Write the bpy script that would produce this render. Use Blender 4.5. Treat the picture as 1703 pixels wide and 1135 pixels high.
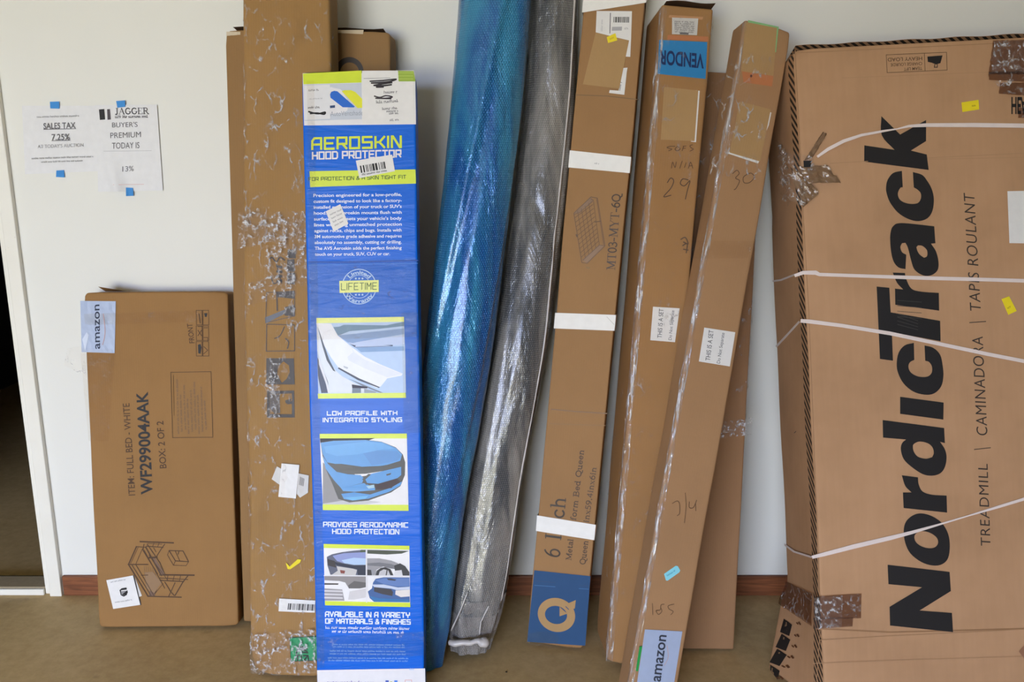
import bpy, bmesh, math, random
from mathutils import Vector, Matrix, noise
from mathutils.geometry import tessellate_polygon

for o in list(bpy.data.objects):
    bpy.data.objects.remove(o)
SC = bpy.context.scene
COL = SC.collection
PI = math.pi

# ------------------------------------------------------------------ camera
W_PX, H_PX, F_PX = 1703.0, 1135.0, 1375.0
CX, CY = W_PX/2, H_PX/2
TILT = math.radians(12.2)
CAM = Vector((0, -2.80, 1.566))
cd = bpy.data.cameras.new('camera')
cam = bpy.data.objects.new('camera', cd)
COL.objects.link(cam)
cam.location = CAM
cam.rotation_euler = (PI/2 - TILT, 0, 0)
cd.sensor_fit = 'HORIZONTAL'
cd.sensor_width = 36
cd.lens = 36*F_PX/W_PX
cd.clip_start = 0.02
SC.camera = cam

# ------------------------------------------------------------------ light
vs = SC.view_settings
vs.view_transform = 'Standard'
vs.look = 'None'
vs.gamma = 1.0
vs.use_curve_mapping = False
vs.exposure = 0.0
SC.display_settings.display_device = 'sRGB'

w = bpy.data.worlds.new('world')
SC.world = w
w.use_nodes = True
w.node_tree.nodes['Background'].inputs[0].default_value = (0.90, 0.96, 1.0, 1)
w.node_tree.nodes['Background'].inputs[1].default_value = 0.06

def area(name, loc, target, sx, sy, power, col):
    l = bpy.data.lights.new(name, 'AREA')
    l.shape = 'RECTANGLE'
    l.size, l.size_y, l.energy, l.color = sx, sy, power, col
    o = bpy.data.objects.new(name, l)
    COL.objects.link(o)
    o.location = loc
    d = Vector(target) - Vector(loc)
    o.rotation_euler = d.to_track_quat('-Z', 'Y').to_euler()
    return o
# daylight outside the open garage door, behind the camera: sky above, sunlit driveway below
area('sky_outside', (-1.2, -11.0, 4.2), (-1.0, 0, 1.0), 13.0, 5.6, 4700, (0.75, 0.91, 1.40))
area('driveway_bounce', (-1.2, -9.4, 0.5), (-0.6, 0, 1.7), 10.0, 1.6, 870, (1.03, 0.99, 0.68))

# ------------------------------------------------------------------ helpers
def lin(v):
    v /= 255.0
    return v/12.92 if v <= 0.04045 else ((v+0.055)/1.055)**2.4
def S(r, g, b):
    return (lin(r), lin(g), lin(b), 1.0)

def rayv(x, y):
    fw = Vector((0, math.cos(TILT), -math.sin(TILT)))
    dn = Vector((0, -math.sin(TILT), -math.cos(TILT)))
    return fw + Vector((1, 0, 0))*((x-CX)/F_PX) + dn*((y-CY)/F_PX)
def hit(x, y, p, n):
    r = rayv(x, y)
    return CAM + r*((Vector(p)-CAM).dot(n)/r.dot(n))

class NT:
    """tiny node-tree helper"""
    def __init__(s, name):
        s.m = bpy.data.materials.new(name)
        s.m.use_nodes = True
        s.t = s.m.node_tree
        s.t.nodes.clear()
        s.out = s.n('ShaderNodeOutputMaterial')
    def n(s, typ, **kw):
        nd = s.t.nodes.new(typ)
        for k, v in kw.items():
            setattr(nd, k, v)
        return nd
    def l(s, a, b):
        s.t.links.new(a, b)
    def math(s, op, a, b=None, c=None):
        nd = s.n('ShaderNodeMath', operation=op)
        for i, v in enumerate((a, b, c)):
            if v is None: continue
            if isinstance(v, (int, float)): nd.inputs[i].default_value = v
            else: s.l(v, nd.inputs[i])
        return nd.outputs[0]
    def coord(s, scale=(1, 1, 1), which='Object', rot=(0, 0, 0)):
        tc = s.n('ShaderNodeTexCoord')
        mp = s.n('ShaderNodeMapping')
        mp.inputs['Scale'].default_value = scale
        mp.inputs['Rotation'].default_value = rot
        s.l(tc.outputs[which], mp.inputs[0])
        return mp.outputs[0]
    def noise(s, vec, scale, detail=3, rough=0.55, dist=0.0):
        nd = s.n('ShaderNodeTexNoise')
        nd.inputs['Scale'].default_value = scale
        nd.inputs['Detail'].default_value = detail
        nd.inputs['Roughness'].default_value = rough
        nd.inputs['Distortion'].default_value = dist
        s.l(vec, nd.inputs['Vector'])
        return nd.outputs[0]
    def ramp(s, fac, stops):
        nd = s.n('ShaderNodeValToRGB')
        e = nd.color_ramp.elements
        while len(e) < len(stops): e.new(0.5)
        for i, (p, c) in enumerate(stops):
            e[i].position = p
            e[i].color = c
        s.l(fac, nd.inputs[0])
        return nd.outputs[0]
    def mixc(s, fac, a, b, mode='MIX'):
        nd = s.n('ShaderNodeMix', data_type='RGBA', blend_type=mode)
        for sk, v in ((nd.inputs[0], fac), (nd.inputs[6], a), (nd.inputs[7], b)):
            if isinstance(v, (int, float)): sk.default_value = v
            elif isinstance(v, tuple): sk.default_value = v
            else: s.l(v, sk)
        return nd.outputs[2]
    def bump(s, h, strength=0.3, dist=0.01, normal=None):
        nd = s.n('ShaderNodeBump')
        nd.inputs['Strength'].default_value = strength
        nd.inputs['Distance'].default_value = dist
        s.l(h, nd.inputs['Height'])
        if normal is not None: s.l(normal, nd.inputs['Normal'])
        return nd.outputs[0]
    def bsdf(s, color, rough=0.6, spec=0.4, normal=None, **kw):
        b = s.n('ShaderNodeBsdfPrincipled')
        if isinstance(color, tuple): b.inputs['Base Color'].default_value = color
        else: s.l(color, b.inputs['Base Color'])
        if isinstance(rough, (int, float)): b.inputs['Roughness'].default_value = rough
        else: s.l(rough, b.inputs['Roughness'])
        b.inputs['Specular IOR Level'].default_value = spec
        if normal is not None: s.l(normal, b.inputs['Normal'])
        for k, v in kw.items():
            sk = b.inputs[k.replace('_', ' ')]
            if isinstance(v, (int, float, tuple)): sk.default_value = v
            else: s.l(v, sk)
        return b.outputs[0]
    def done(s, sh):
        s.l(sh, s.out.inputs[0])
        return s.m

def kraft(name, rgb, spots=0.0, gloss=0.75):
    t = NT(name)
    v = t.coord()
    big = t.noise(v, 3.0, 4, 0.6)
    st = t.noise(t.coord((14, 14, 1.2)), 5.0, 3, 0.6)        # streaks along the length
    fib = t.noise(v, 160.0, 2, 0.7)
    a = S(*rgb)
    d = tuple(x*0.90 for x in a[:3]) + (1,)
    b = tuple(min(1, x*1.08) for x in a[:3]) + (1,)
    c = t.ramp(big, [(0.3, d), (0.5, a), (0.72, b)])
    c = t.mixc(0.08, c, t.ramp(st, [(0.35, d), (0.65, b)]))
    c = t.mixc(0.10, c, t.ramp(fib, [(0.35, d), (0.65, b)]))
    if spots:
        sp = t.noise(t.coord((1, 1, 0.5)), 9.0, 5, 0.65, 0.4)
        k = t.ramp(sp, [(0.56, (0, 0, 0, 1)), (0.74, (1, 1, 1, 1))])
        c = t.mixc(t.math('MULTIPLY', k, spots), c, tuple(x*0.55 for x in a[:3]) + (1,))
    flute = t.n('ShaderNodeTexWave', wave_type='BANDS', bands_direction='X')
    flute.inputs['Scale'].default_value = 42.0
    flute.inputs['Distortion'].default_value = 0.6
    t.l(v, flute.inputs['Vector'])
    h = t.math('ADD', t.math('MULTIPLY', flute.outputs['Fac'], 0.05), t.math('MULTIPLY', t.noise(v, 14, 4), 1.0))
    return t.done(t.bsdf(c, gloss, 0.25, t.bump(h, 0.25, 0.006)))

def flat(name, rgb, rough=0.6, spec=0.3, bump=0.0, **kw):
    t = NT(name)
    nrm = None
    v = t.coord()
    n = t.noise(v, 40, 3)
    a = S(*rgb)
    c = t.mixc(n, tuple(x*0.93 for x in a[:3]) + (1,), tuple(min(1, x*1.06) for x in a[:3]) + (1,))
    if bump:
        nrm = t.bump(t.noise(v, 16, 4, 0.6), bump, 0.01)
    return t.done(t.bsdf(c, rough, spec, nrm, **kw))

def film_mat(name, tint=(1, 1, 1, 1), gl=0.5, sx=(30, 30, 10), cover=0.5, base=0.012, glint_white=0.35, rough=0.16, wd=0.10):
    """clear stretch film / packing tape: invisible where it lies flat, white glints painted along its wrinkles"""
    t = NT(name)
    v = t.coord(sx)
    nz = t.n('ShaderNodeTexNoise'); nz.inputs['Scale'].default_value = 0.9; nz.inputs['Detail'].default_value = 3
    t.l(v, nz.inputs['Vector'])
    ad = t.n('ShaderNodeVectorMath', operation='MULTIPLY_ADD')
    ad.inputs[1].default_value = (1.6, 1.6, 1.6)
    t.l(nz.outputs['Color'], ad.inputs[0]); t.l(v, ad.inputs[2])
    vo = t.n('ShaderNodeTexVoronoi', feature='DISTANCE_TO_EDGE')
    vo.inputs['Scale'].default_value = 0.8
    t.l(ad.outputs[0], vo.inputs['Vector'])
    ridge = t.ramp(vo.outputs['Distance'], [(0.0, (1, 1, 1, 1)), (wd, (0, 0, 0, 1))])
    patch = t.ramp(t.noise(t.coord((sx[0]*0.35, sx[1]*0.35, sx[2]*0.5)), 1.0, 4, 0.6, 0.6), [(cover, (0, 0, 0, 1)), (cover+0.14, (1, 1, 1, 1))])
    # noise breaks the painted white glints into specks
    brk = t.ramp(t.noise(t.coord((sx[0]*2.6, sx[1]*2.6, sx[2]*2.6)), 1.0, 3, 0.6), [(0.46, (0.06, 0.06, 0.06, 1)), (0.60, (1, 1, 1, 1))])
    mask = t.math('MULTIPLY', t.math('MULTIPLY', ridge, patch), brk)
    nb = t.bump(t.math('ADD', t.noise(v, 1.5, 4, 0.6, 0.8), t.math('MULTIPLY', ridge, 0.5)), 0.8, 0.02)
    g = t.n('ShaderNodeBsdfGlossy')
    g.inputs['Roughness'].default_value = rough
    t.l(nb, g.inputs['Normal'])
    tr = t.n('ShaderNodeBsdfTransparent'); tr.inputs[0].default_value = tint
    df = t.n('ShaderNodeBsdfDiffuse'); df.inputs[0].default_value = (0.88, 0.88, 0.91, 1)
    m0 = t.n('ShaderNodeMixShader'); m0.inputs[0].default_value = glint_white
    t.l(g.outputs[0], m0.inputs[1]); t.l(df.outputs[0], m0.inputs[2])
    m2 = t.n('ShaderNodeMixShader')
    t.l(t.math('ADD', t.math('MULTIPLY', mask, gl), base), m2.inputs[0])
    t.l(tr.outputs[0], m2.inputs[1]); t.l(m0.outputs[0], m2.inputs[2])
    return t.done(m2.outputs[0])

def bubble_mat(name, col, col2, period, rough=0.25, spec=0.6, metal=0.0, wr=0.5):
    """sheet of air-bubble wrap: hexagonal dots in UV space"""
    t = NT(name)
    uv = t.coord((1/period, 1/(period*1.732), 1), 'UV')
    def lattice(off):
        ad = t.n('ShaderNodeVectorMath', operation='ADD')
        ad.inputs[1].default_value = (off, off, 0)
        t.l(uv, ad.inputs[0])
        fr = t.n('ShaderNodeVectorMath', operation='FRACTION')
        t.l(ad.outputs[0], fr.inputs[0])
        sb = t.n('ShaderNodeVectorMath', operation='SUBTRACT')
        sb.inputs[1].default_value = (0.5, 0.5, 0)
        t.l(fr.outputs[0], sb.inputs[0])
        ml = t.n('ShaderNodeVectorMath', operation='MULTIPLY')
        ml.inputs[1].default_value = (1, 1.732, 0)
        t.l(sb.outputs[0], ml.inputs[0])
        ln = t.n('ShaderNodeVectorMath', operation='LENGTH')
        t.l(ml.outputs[0], ln.inputs[0])
        return ln.outputs['Value']
    d = t.math('MINIMUM', lattice(0.0), lattice(0.5))
    mr = t.n('ShaderNodeMapRange', interpolation_type='SMOOTHSTEP')
    mr.inputs[1].default_value = 0.47; mr.inputs[2].default_value = 0.22
    mr.inputs[3].default_value = 0.0; mr.inputs[4].default_value = 1.0
    t.l(d, mr.inputs[0])
    v = t.coord((7, 7, 2.2))
    wrn = t.noise(v, 1.6, 5, 0.6, 0.8)
    nb = t.bump(wrn, wr, 0.03)
    nb = t.bump(mr.outputs[0], 0.8, 0.003, nb)
    tone = t.noise(t.coord((9, 9, 1.3)), 1.3, 4, 0.6, 0.6)
    c = t.mixc(t.ramp(tone, [(0.38, (0, 0, 0, 1)), (0.62, (1, 1, 1, 1))]), S(*col), S(*col2))
    c = t.mixc(t.math('MULTIPLY', mr.outputs[0], 0.13), c, S(*[min(255, x*1.25+18) for x in col2]))
    return t.done(t.bsdf(c, rough, spec, nb, Metallic=metal, Coat_Weight=0.5, Coat_Roughness=0.2))

# -- mesh builder
class MB:
    def __init__(s): s.v, s.f, s.m, s.uv = [], [], [], None
    def vert(s, p): s.v.append(tuple(p)); return len(s.v)-1
    def face(s, pts, mi=0):
        i = [s.vert(p) for p in pts]
        s.f.append(i); s.m.append(mi)
    def box(s, lo, hi, mi=0):
        x0, y0, z0 = lo; x1, y1, z1 = hi
        i = [s.vert(p) for p in ((x0,y0,z0),(x1,y0,z0),(x1,y1,z0),(x0,y1,z0),(x0,y0,z1),(x1,y0,z1),(x1,y1,z1),(x0,y1,z1))]
        for q in ((0,3,2,1),(4,5,6,7),(0,1,5,4),(1,2,6,5),(2,3,7,6),(3,0,4,7)):
            s.f.append([i[k] for k in q]); s.m.append(mi)
    def grid(s, fn, nu, nv, mi=0, wrap=False):
        b = len(s.v)
        for j in range(nv+1):
            for i in range(nu if wrap else nu+1):
                s.v.append(tuple(fn(i/nu, j/nv)))
        r = nu if wrap else nu+1
        for j in range(nv):
            for i in range(nu):
                k = (i+1) % r if wrap else i+1
                s.f.append([b+j*r+i, b+j*r+k, b+(j+1)*r+k, b+(j+1)*r+i]); s.m.append(mi)
    def build(s, name, mats, parent=None, smooth=False, bevel=0.0):
        me = bpy.data.meshes.new(name)
        me.from_pydata(s.v, [], s.f)
        if mats is None:                       # faces carry their materials themselves
            mats = list(dict.fromkeys(s.m))
            ix = {m: i for i, m in enumerate(mats)}
            s.m = [ix[m] for m in s.m]
        if not isinstance(mats, (list, tuple)): mats = [mats]
        for m in mats: me.materials.append(m)
        me.polygons.foreach_set('material_index', s.m)
        if smooth: me.polygons.foreach_set('use_smooth', [True]*len(s.f))
        me.update()
        o = bpy.data.objects.new(name, me)
        COL.objects.link(o)
        if parent is not None: o.parent = parent
        if bevel:
            md = o.modifiers.new('bevel', 'BEVEL'); md.width = bevel; md.segments = 2; md.limit_method = 'ANGLE'
        return o

def tag(o, label, cat, group=None):
    o['label'] = label; o['category'] = cat
    if group: o['group'] = group
    return o
def struct(o):
    o['kind'] = 'structure'; return o

# -- text outlines from Blender's built-in typeface
_tc = {}
def text_mesh(s, bold=0.0, space=1.0):
    key = (s, bold, space)
    if key in _tc: return _tc[key]
    cu = bpy.data.curves.new('t', 'FONT')
    cu.body = s; cu.size = 1.0; cu.offset = bold; cu.space_character = space
    cu.resolution_u = 4
    ob = bpy.data.objects.new('t', cu)
    COL.objects.link(ob)
    dg = bpy.context.evaluated_depsgraph_get()
    ev = ob.evaluated_get(dg)
    me = ev.to_mesh()
    vs_ = [(v.co.x, v.co.y) for v in me.vertices]
    fs_ = [list(p.vertices) for p in me.polygons]
    ev.to_mesh_clear()
    bpy.data.objects.remove(ob); bpy.data.curves.remove(cu)
    _tc[key] = (vs_, fs_)
    return _tc[key]
CAPH = max(v[1] for v in text_mesh('H')[0])

TECH = {
 'A':'0,0 0,.75 .25,1 1,1 1,0|0,.42 1,.42', 'E':'1,1 0,1 0,0 1,0|0,.5 .85,.5', 'R':'0,0 0,1 1,1 1,.42 0,.42|.55,.42 1,0',
 'O':'0,0 0,1 1,1 1,0 0,0', 'S':'1,1 0,1 0,.52 1,.52 1,0 0,0', 'K':'0,0 0,1|1,1 .45,.5 0,.5|.45,.5 1,0', 'I':'0,0 0,1',
 'N':'0,0 0,1 .12,1 .88,0 1,0 1,1', 'H':'0,0 0,1|1,0 1,1|0,.5 1,.5', 'D':'0,0 0,1 .8,1 1,.8 1,.2 .8,0 0,0', 'P':'0,0 0,1 1,1 1,.42 0,.42',
 'T':'0,1 1,1|.5,1 .5,0', 'C':'1,1 0,1 0,0 1,0', 'F':'0,0 0,1 1,1|0,.5 .8,.5', 'G':'1,1 0,1 0,0 1,0 1,.5 .55,.5', 'L':'0,1 0,0 1,0',
 'M':'0,0 0,1 .5,.45 1,1 1,0', 'W':'0,1 .12,0 .5,.6 .88,0 1,1', 'Y':'0,1 0,.5 1,.5 1,1|.5,.5 .5,0', 'V':'0,1 .5,0 1,1',
 'B':'0,0 0,1 .9,1 .9,.52 1,.42 1,0 0,0|0,.52 .9,.52', '&':'1,0 .2,.75 .3,1 .65,1 .75,.75 0,.3 0,0 .6,0 1,.4', 'U':'0,1 0,0 1,0 1,1'}

def arc(cx, cy, rx, ry, a0, a1, n=12):
    return [(cx+rx*math.cos(math.radians(a0+(a1-a0)*i/n)), cy+ry*math.sin(math.radians(a0+(a1-a0)*i/n))) for i in range(n+1)]
def L_(s): return [tuple(float(q) for q in p.split(',')) for p in s.split()]
def sf(x, y, h=.13): return [(x-h, y), (x+h, y)]
K, N_ = 1.0, .42     # thick and thin strokes of the serif letters
SERIF = {
 'M': (.9, [(L_('.14,0 .14,1'), N_), (L_('.14,1 .45,.1 .76,1'), K), (L_('.76,1 .76,0'), K), (sf(.14,0,.12),N_), (sf(.76,0,.14),N_), (sf(.1,1,.1),N_), (sf(.8,1,.1),N_)]),
 'T': (.66, [(L_('.33,0 .33,1'), K), (L_('.03,.8 .03,1 .63,1 .63,.8'), N_), (sf(.33,0,.14), N_)]),
 '0': (.52, [(arc(.26,.5,.2,.49,90,270), K), (arc(.26,.5,.2,.49,-90,90), K)]),
 '3': (.5, [(arc(.22,.74,.18,.24,150,-80), K*.8), (arc(.22,.26,.22,.26,90,-150), K)]),
 '-': (.36, [(L_('.04,.36 .32,.36'), K)]),
 'Y': (.74, [(L_('.37,0 .37,.45 .1,1'), K), (L_('.37,.45 .66,1'), N_), (sf(.37,0,.14),N_), (sf(.1,1,.11),N_), (sf(.66,1,.1),N_)]),
 '6': (.52, [(arc(.27,.31,.2,.3,0,360,20), K), ([(.07,.31)]+arc(.45,.35,.38,.64,180,100,8), K)]),
 '9': (.52, [(arc(.26,.69,.2,.3,0,360,20), K), ([(.46,.69)]+arc(.08,.65,.38,.64,0,-80,8), K)]),
 'Q': (.78, [(arc(.39,.5,.32,.49,0,360,24), K), (L_('.4,.1 .6,-.2 .8,-.2'), K)]),
 'I': (.4, [(L_('.2,0 .2,1'), K*1.2), (sf(.2,0,.17),N_), (sf(.2,1,.17),N_)]),
 'n': (.56, [(L_('.12,0 .12,.66'), K), (arc(.28,.42,.16,.23,180,0,8)+[(.44,0)], K), (sf(.12,0,.1),N_), (sf(.44,0,.1),N_), (L_('.02,.64 .12,.66'),N_)]),
 'c': (.48, [(arc(.27,.33,.2,.32,40,320,14), K)]),
 'h': (.56, [(L_('.12,0 .12,1.02'), K), (arc(.28,.42,.16,.23,180,0,8)+[(.44,0)], K), (sf(.12,0,.1),N_), (sf(.44,0,.1),N_), (L_('.02,1 .12,1.02'),N_)]),
 'e': (.48, [([(.07,.36), (.43,.36)]+arc(.25,.34,.19,.31,5,320,16), K*.85)]),
 't': (.34, [(L_('.15,.85 .15,.1 .22,.02 .32,.08'), K), (L_('.02,.64 .3,.64'), N_)]),
 'a': (.48, [(arc(.24,.5,.15,.15,150,0,8)+[(.39,.08), (.46,.02)], K), (arc(.22,.18,.16,.17,60,300,12)+[(.38,.14)], K*.8)]),
 'l': (.28, [(L_('.14,0 .14,1.02'), K), (sf(.14,0,.11),N_), (L_('.03,1 .14,1.02'),N_)]),
 'f': (.34, [([(.14,0), (.14,.8)]+arc(.27,.82,.13,.18,180,60,6), K), (L_('.02,.64 .3,.64'), N_), (sf(.14,0,.11),N_)]),
 'o': (.52, [(arc(.26,.33,.2,.32,0,360,18), K)]),
 'r': (.38, [(L_('.12,0 .12,.66'), K), (arc(.28,.45,.15,.2,180,60,6), K), (sf(.12,0,.1),N_)]),
 'm': (.84, [(L_('.12,0 .12,.66'), K), (arc(.27,.42,.15,.23,180,0,8)+[(.42,0)], K), (arc(.57,.42,.15,.23,180,0,8)+[(.72,0)], K), (sf(.12,0,.09),N_), (sf(.42,0,.09),N_), (sf(.72,0,.09),N_)]),
 'B': (.66, [(L_('.14,0 .14,1'), K), ([(.02,1)]+arc(.34,.76,.18,.24,90,-90,8)+[(.14,.52)], K*.8), ([(.14,.52)]+arc(.36,.26,.22,.26,90,-90,8)+[(.02,0)], K*.8)]),
 'd': (.56, [(arc(.24,.33,.18,.32,0,360,16), K*.9), (L_('.42,1.02 .42,0 .52,0'), K), (L_('.32,1 .42,1.02'),N_)]),
 'u': (.56, [([(.02,.64), (.12,.64)]+arc(.27,.2,.15,.18,180,360,8)+[(.42,.2)], K), (L_('.42,.66 .42,0 .52,0'), K), (L_('.32,.64 .42,.66'),N_)]),
 'x': (.5, [(L_('.08,.64 .42,0'), K), (L_('.42,.64 .08,0'), N_), (sf(.08,0,.08),N_), (sf(.42,0,.08),N_), (sf(.08,.64,.08),N_), (sf(.42,.64,.08),N_)]),
 'i': (.28, [(L_('.14,0 .14,.66'), K), (L_('.14,.84 .14,.96'), K*1.2), (sf(.14,0,.1),N_), (L_('.04,.64 .14,.66'),N_)]),
 '5': (.5, [(L_('.42,.97 .14,.97 .1,.55')+arc(.22,.3,.22,.3,110,-140,12), K*.9)]),
 '4': (.52, [(L_('.36,0 .36,1 .04,.28 .48,.28'), K*.9)]),
 '.': (.24, [(L_('.1,.02 .1,.1'), K*1.3)]),
 ' ': (.3, []),
 'J': (.42, [(L_('.26,1 .26,.15 .18,-.05 .04,-.02'), K*1.2), (sf(.26,1,.16),N_)]),
 'A': (.76, [(L_('.08,0 .38,1'), N_), (L_('.38,1 .68,0'), K*1.2), (L_('.18,.35 .58,.35'), N_), (sf(.08,0,.1),N_), (sf(.68,0,.12),N_)]),
 'G': (.78, [(arc(.4,.5,.32,.49,45,330,16)+[(.68,.42)], K), (sf(.66,.44,.14),N_)]),
 'E': (.66, [(L_('.14,0 .14,1'), K*1.2), (L_('.04,1 .58,1 .58,.8'), N_), (L_('.04,0 .62,0 .62,.22'), N_), (L_('.14,.52 .44,.52'), N_)]),
 'R': (.74, [(L_('.14,0 .14,1'), K*1.2), ([(.02,1)]+arc(.36,.76,.2,.24,90,-90,8)+[(.14,.52)], K*.8), (L_('.34,.52 .64,0 .74,0'), K), (sf(.14,0,.14),N_)]),
}

class Frame:
    """local frame of one thing: x along its width, -y out of its front, z up its length"""
    def __init__(s, name, corner, yaw=0, lean=0, roll=0, w=0.1, L=0.1, t=0.1, f=None, left=False):
        R = (Matrix.Rotation(math.radians(yaw), 3, 'Z') @ Matrix.Rotation(-math.radians(lean), 3, 'X') @ Matrix.Rotation(math.radians(roll), 3, 'Y'))
        s.R, s.w, s.L, s.t = R, w, L, t
        s.O = Vector(corner) + (R @ Vector((w/2, 0, 0)) if left else Vector((0, 0, 0)))
        s.f = f or (lambda u, v: 0.0)
        s.flare = lambda y, z: 0.0      # how far a side swells out
        e = bpy.data.objects.new(name, None)
        e.empty_display_size = 0.05
        COL.objects.link(e)
        e.location = s.O
        e.rotation_euler = R.to_euler()
        s.e = e
        s.n = R @ Vector((0, 1, 0))
        s.Ri = R.transposed()
    def px(s, x, y, off=0.0):
        p = s.Ri @ (hit(x, y, s.O, s.n) - s.O)
        return (p.x, s.f(p.x, p.z) - off, p.z)
    def pxs(s, x, y, side=-1, off=0.0):
        nx = s.R @ Vector((1, 0, 0))
        g = 0.0
        for _ in range(5):
            p = s.Ri @ (hit(x, y, s.O + nx*(side*(s.w/2+g)), nx) - s.O)
            g = s.flare(min(s.t, max(0.0, p.y)), p.z) if side < 0 else 0.0
        return (side*(s.w/2+g+off), min(s.t+0.001, max(-0.001, p.y)), p.z)

class Deco:
    """draws flat print on a face of a thing; pts are photo pixels (or crop pixels through cv)"""
    def __init__(s, fr, off=0.0012, cv=None, mb=None, side=None):
        s.fr, s.off, s.cv, s.side = fr, off, cv, side
        s.mb = mb or MB()
    def c(s, ox, oy, sc): s.cv = (ox, oy, sc); return s
    def q(s, p):
        if s.cv: return (s.cv[0]+p[0]/s.cv[2], s.cv[1]+p[1]/s.cv[2])
        return p
    def P(s, p, d=0.0):
        if s.side: return s.fr.pxs(p[0], p[1], s.side, s.off+d)
        return s.fr.px(p[0], p[1], s.off+d)
    def poly(s, pts, mi=0, holes=(), d=0.0):
        loops = [[s.q(p) for p in pts]] + [[s.q(p) for p in h] for h in holes]
        tri = tessellate_polygon([[Vector((x, y, 0)) for x, y in l] for l in loops])
        allp = [p for l in loops for p in l]
        b = len(s.mb.v)
        for p in allp: s.mb.v.append(s.P(p, d))
        for t in tri:
            s.mb.f.append([b+i for i in t]); s.mb.m.append(mi)
    def rounded(s, pts, thr=52):
        n = len(pts); out = []
        def turn(i):
            p, q_, r = pts[i-1], pts[i], pts[(i+1) % n]
            a = math.atan2(q_[1]-p[1], q_[0]-p[0]); b = math.atan2(r[1]-q_[1], r[0]-q_[0])
            return abs((b-a+PI) % (2*PI)-PI)
        hard = [turn(i) > math.radians(thr) for i in range(n)]
        for i in range(n):
            p1, p2 = pts[i], pts[(i+1) % n]
            out.append(p1)
            if hard[i] and hard[(i+1) % n]: continue
            p0 = pts[i-1] if not hard[i] else (2*p1[0]-p2[0], 2*p1[1]-p2[1])
            p3 = pts[(i+2) % n] if not hard[(i+1) % n] else (2*p2[0]-p1[0], 2*p2[1]-p1[1])
            for k in (0.25, 0.5, 0.75):
                out.append(tuple(0.5*(2*p1[a]+(p2[a]-p0[a])*k+(2*p0[a]-5*p1[a]+4*p2[a]-p3[a])*k*k+(3*p1[a]-p0[a]-3*p2[a]+p3[a])*k**3) for a in (0, 1)))
        return out
    def sheet(s, quad, mi=0, nu=6, nv=8, amp=0.0, fr=9.0, d=0.0, seed=0):
        a, b, c_, e = [s.q(p) for p in quad]       # TL TR BR BL
        def fn(i, j):
            x = (a[0]*(1-i)+b[0]*i)*(1-j)+(e[0]*(1-i)+c_[0]*i)*j
            y = (a[1]*(1-i)+b[1]*i)*(1-j)+(e[1]*(1-i)+c_[1]*i)*j
            k = amp*(0.5+0.5*noise.noise(Vector((x*fr/100, y*fr/100, seed*7.3)))*1.6) if amp else 0
            return s.P((x, y), d+max(0, k))
        s.mb.grid(fn, nu, nv, mi)
    def line(s, pts, wd, mi=0, d=0.0, raw=False):
        pp = [p if raw else s.q(p) for p in pts]
        for i in range(len(pp)-1):
            (x0, y0), (x1, y1) = pp[i], pp[i+1]
            l = math.hypot(x1-x0, y1-y0)
            if l < 1e-6: continue
            ux, uy = (x1-x0)/l*wd/2, (y1-y0)/l*wd/2
            k = 0.7
            x0 -= ux*k; y0 -= uy*k; x1 += ux*k; y1 += uy*k
            s.mb.face([s.P(p, d) for p in ((x0-uy, y0+ux), (x1-uy, y1+ux), (x1+uy, y1-ux), (x0+uy, y0-ux))], mi)
    def curve(s, pts, wd, mi=0, d=0.0):
        """smooth pen stroke through pts"""
        pp = [s.q(p) for p in pts]
        out = []
        for i in range(len(pp)-1):
            p0 = pp[max(0, i-1)]; p1 = pp[i]; p2 = pp[i+1]; p3 = pp[min(len(pp)-1, i+2)]
            for k in range(5):
                t = k/5
                out.append(tuple(0.5*(2*p1[a]+(p2[a]-p0[a])*t+(2*p0[a]-5*p1[a]+4*p2[a]-p3[a])*t*t+(3*p1[a]-p0[a]-3*p2[a]+p3[a])*t**3) for a in (0, 1)))
        out.append(pp[-1])
        s.line(out, wd, mi, d, raw=True)
    def rect(s, x0, y0, x1, y1, mi=0, d=0.0):
        s.poly([(x0, y0), (x1, y0), (x1, y1), (x0, y1)], mi, d=d)
    def frame(s, pts, wd, mi=0, d=0.0):
        s.line(list(pts)+[pts[0]], wd, mi, d)
    def text(s, st, p0, p1, p2, mi=0, bold=0.0, d=0.0, space=1.0):
        """p0 baseline start, p1 baseline end, p2 top of a capital at the start"""
        p0, p1, p2 = s.q(p0), s.q(p1), s.q(p2)
        v, f = text_mesh(st, bold, space)
        x0 = min(a[0] for a in v); x1 = max(a[0] for a in v)
        b = len(s.mb.v)
        for x, y in v:
            a = (x-x0)/(x1-x0); h = y/CAPH
            s.mb.v.append(s.P((p0[0]+(p1[0]-p0[0])*a+(p2[0]-p0[0])*h, p0[1]+(p1[1]-p0[1])*a+(p2[1]-p0[1])*h), d))
        for q in f:
            s.mb.f.append([b+i for i in q]); s.mb.m.append(mi)
    def strokes(s, st, p0, p1, p2, wd, mi=0, d=0.0, font='tech', gap=0.42):
        p0, p1, p2 = s.q(p0), s.q(p1), s.q(p2)
        items, x = [], 0.0
        for ch in st:
            if font == 'tech':
                if ch == ' ': x += 0.7; continue
                adv = 0.0 if ch == 'I' else 1.0
                items += [([(x+a*adv, b) for a, b in L_(seg)], 1.0) for seg in TECH[ch].split('|')]
                x += adv + gap
            else:
                adv, ss = SERIF[ch]
                items += [([(x+a, b) for a, b in seg], k) for seg, k in ss]
                x += adv + 0.05
        tot = x - (gap if font == 'tech' else 0.05)
        for seg, k in items:
            s.line([(p0[0]+(p1[0]-p0[0])*a/tot+(p2[0]-p0[0])*b, p0[1]+(p1[1]-p0[1])*a/tot+(p2[1]-p0[1])*b) for a, b in seg], wd*k, mi, d, raw=True)
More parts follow.
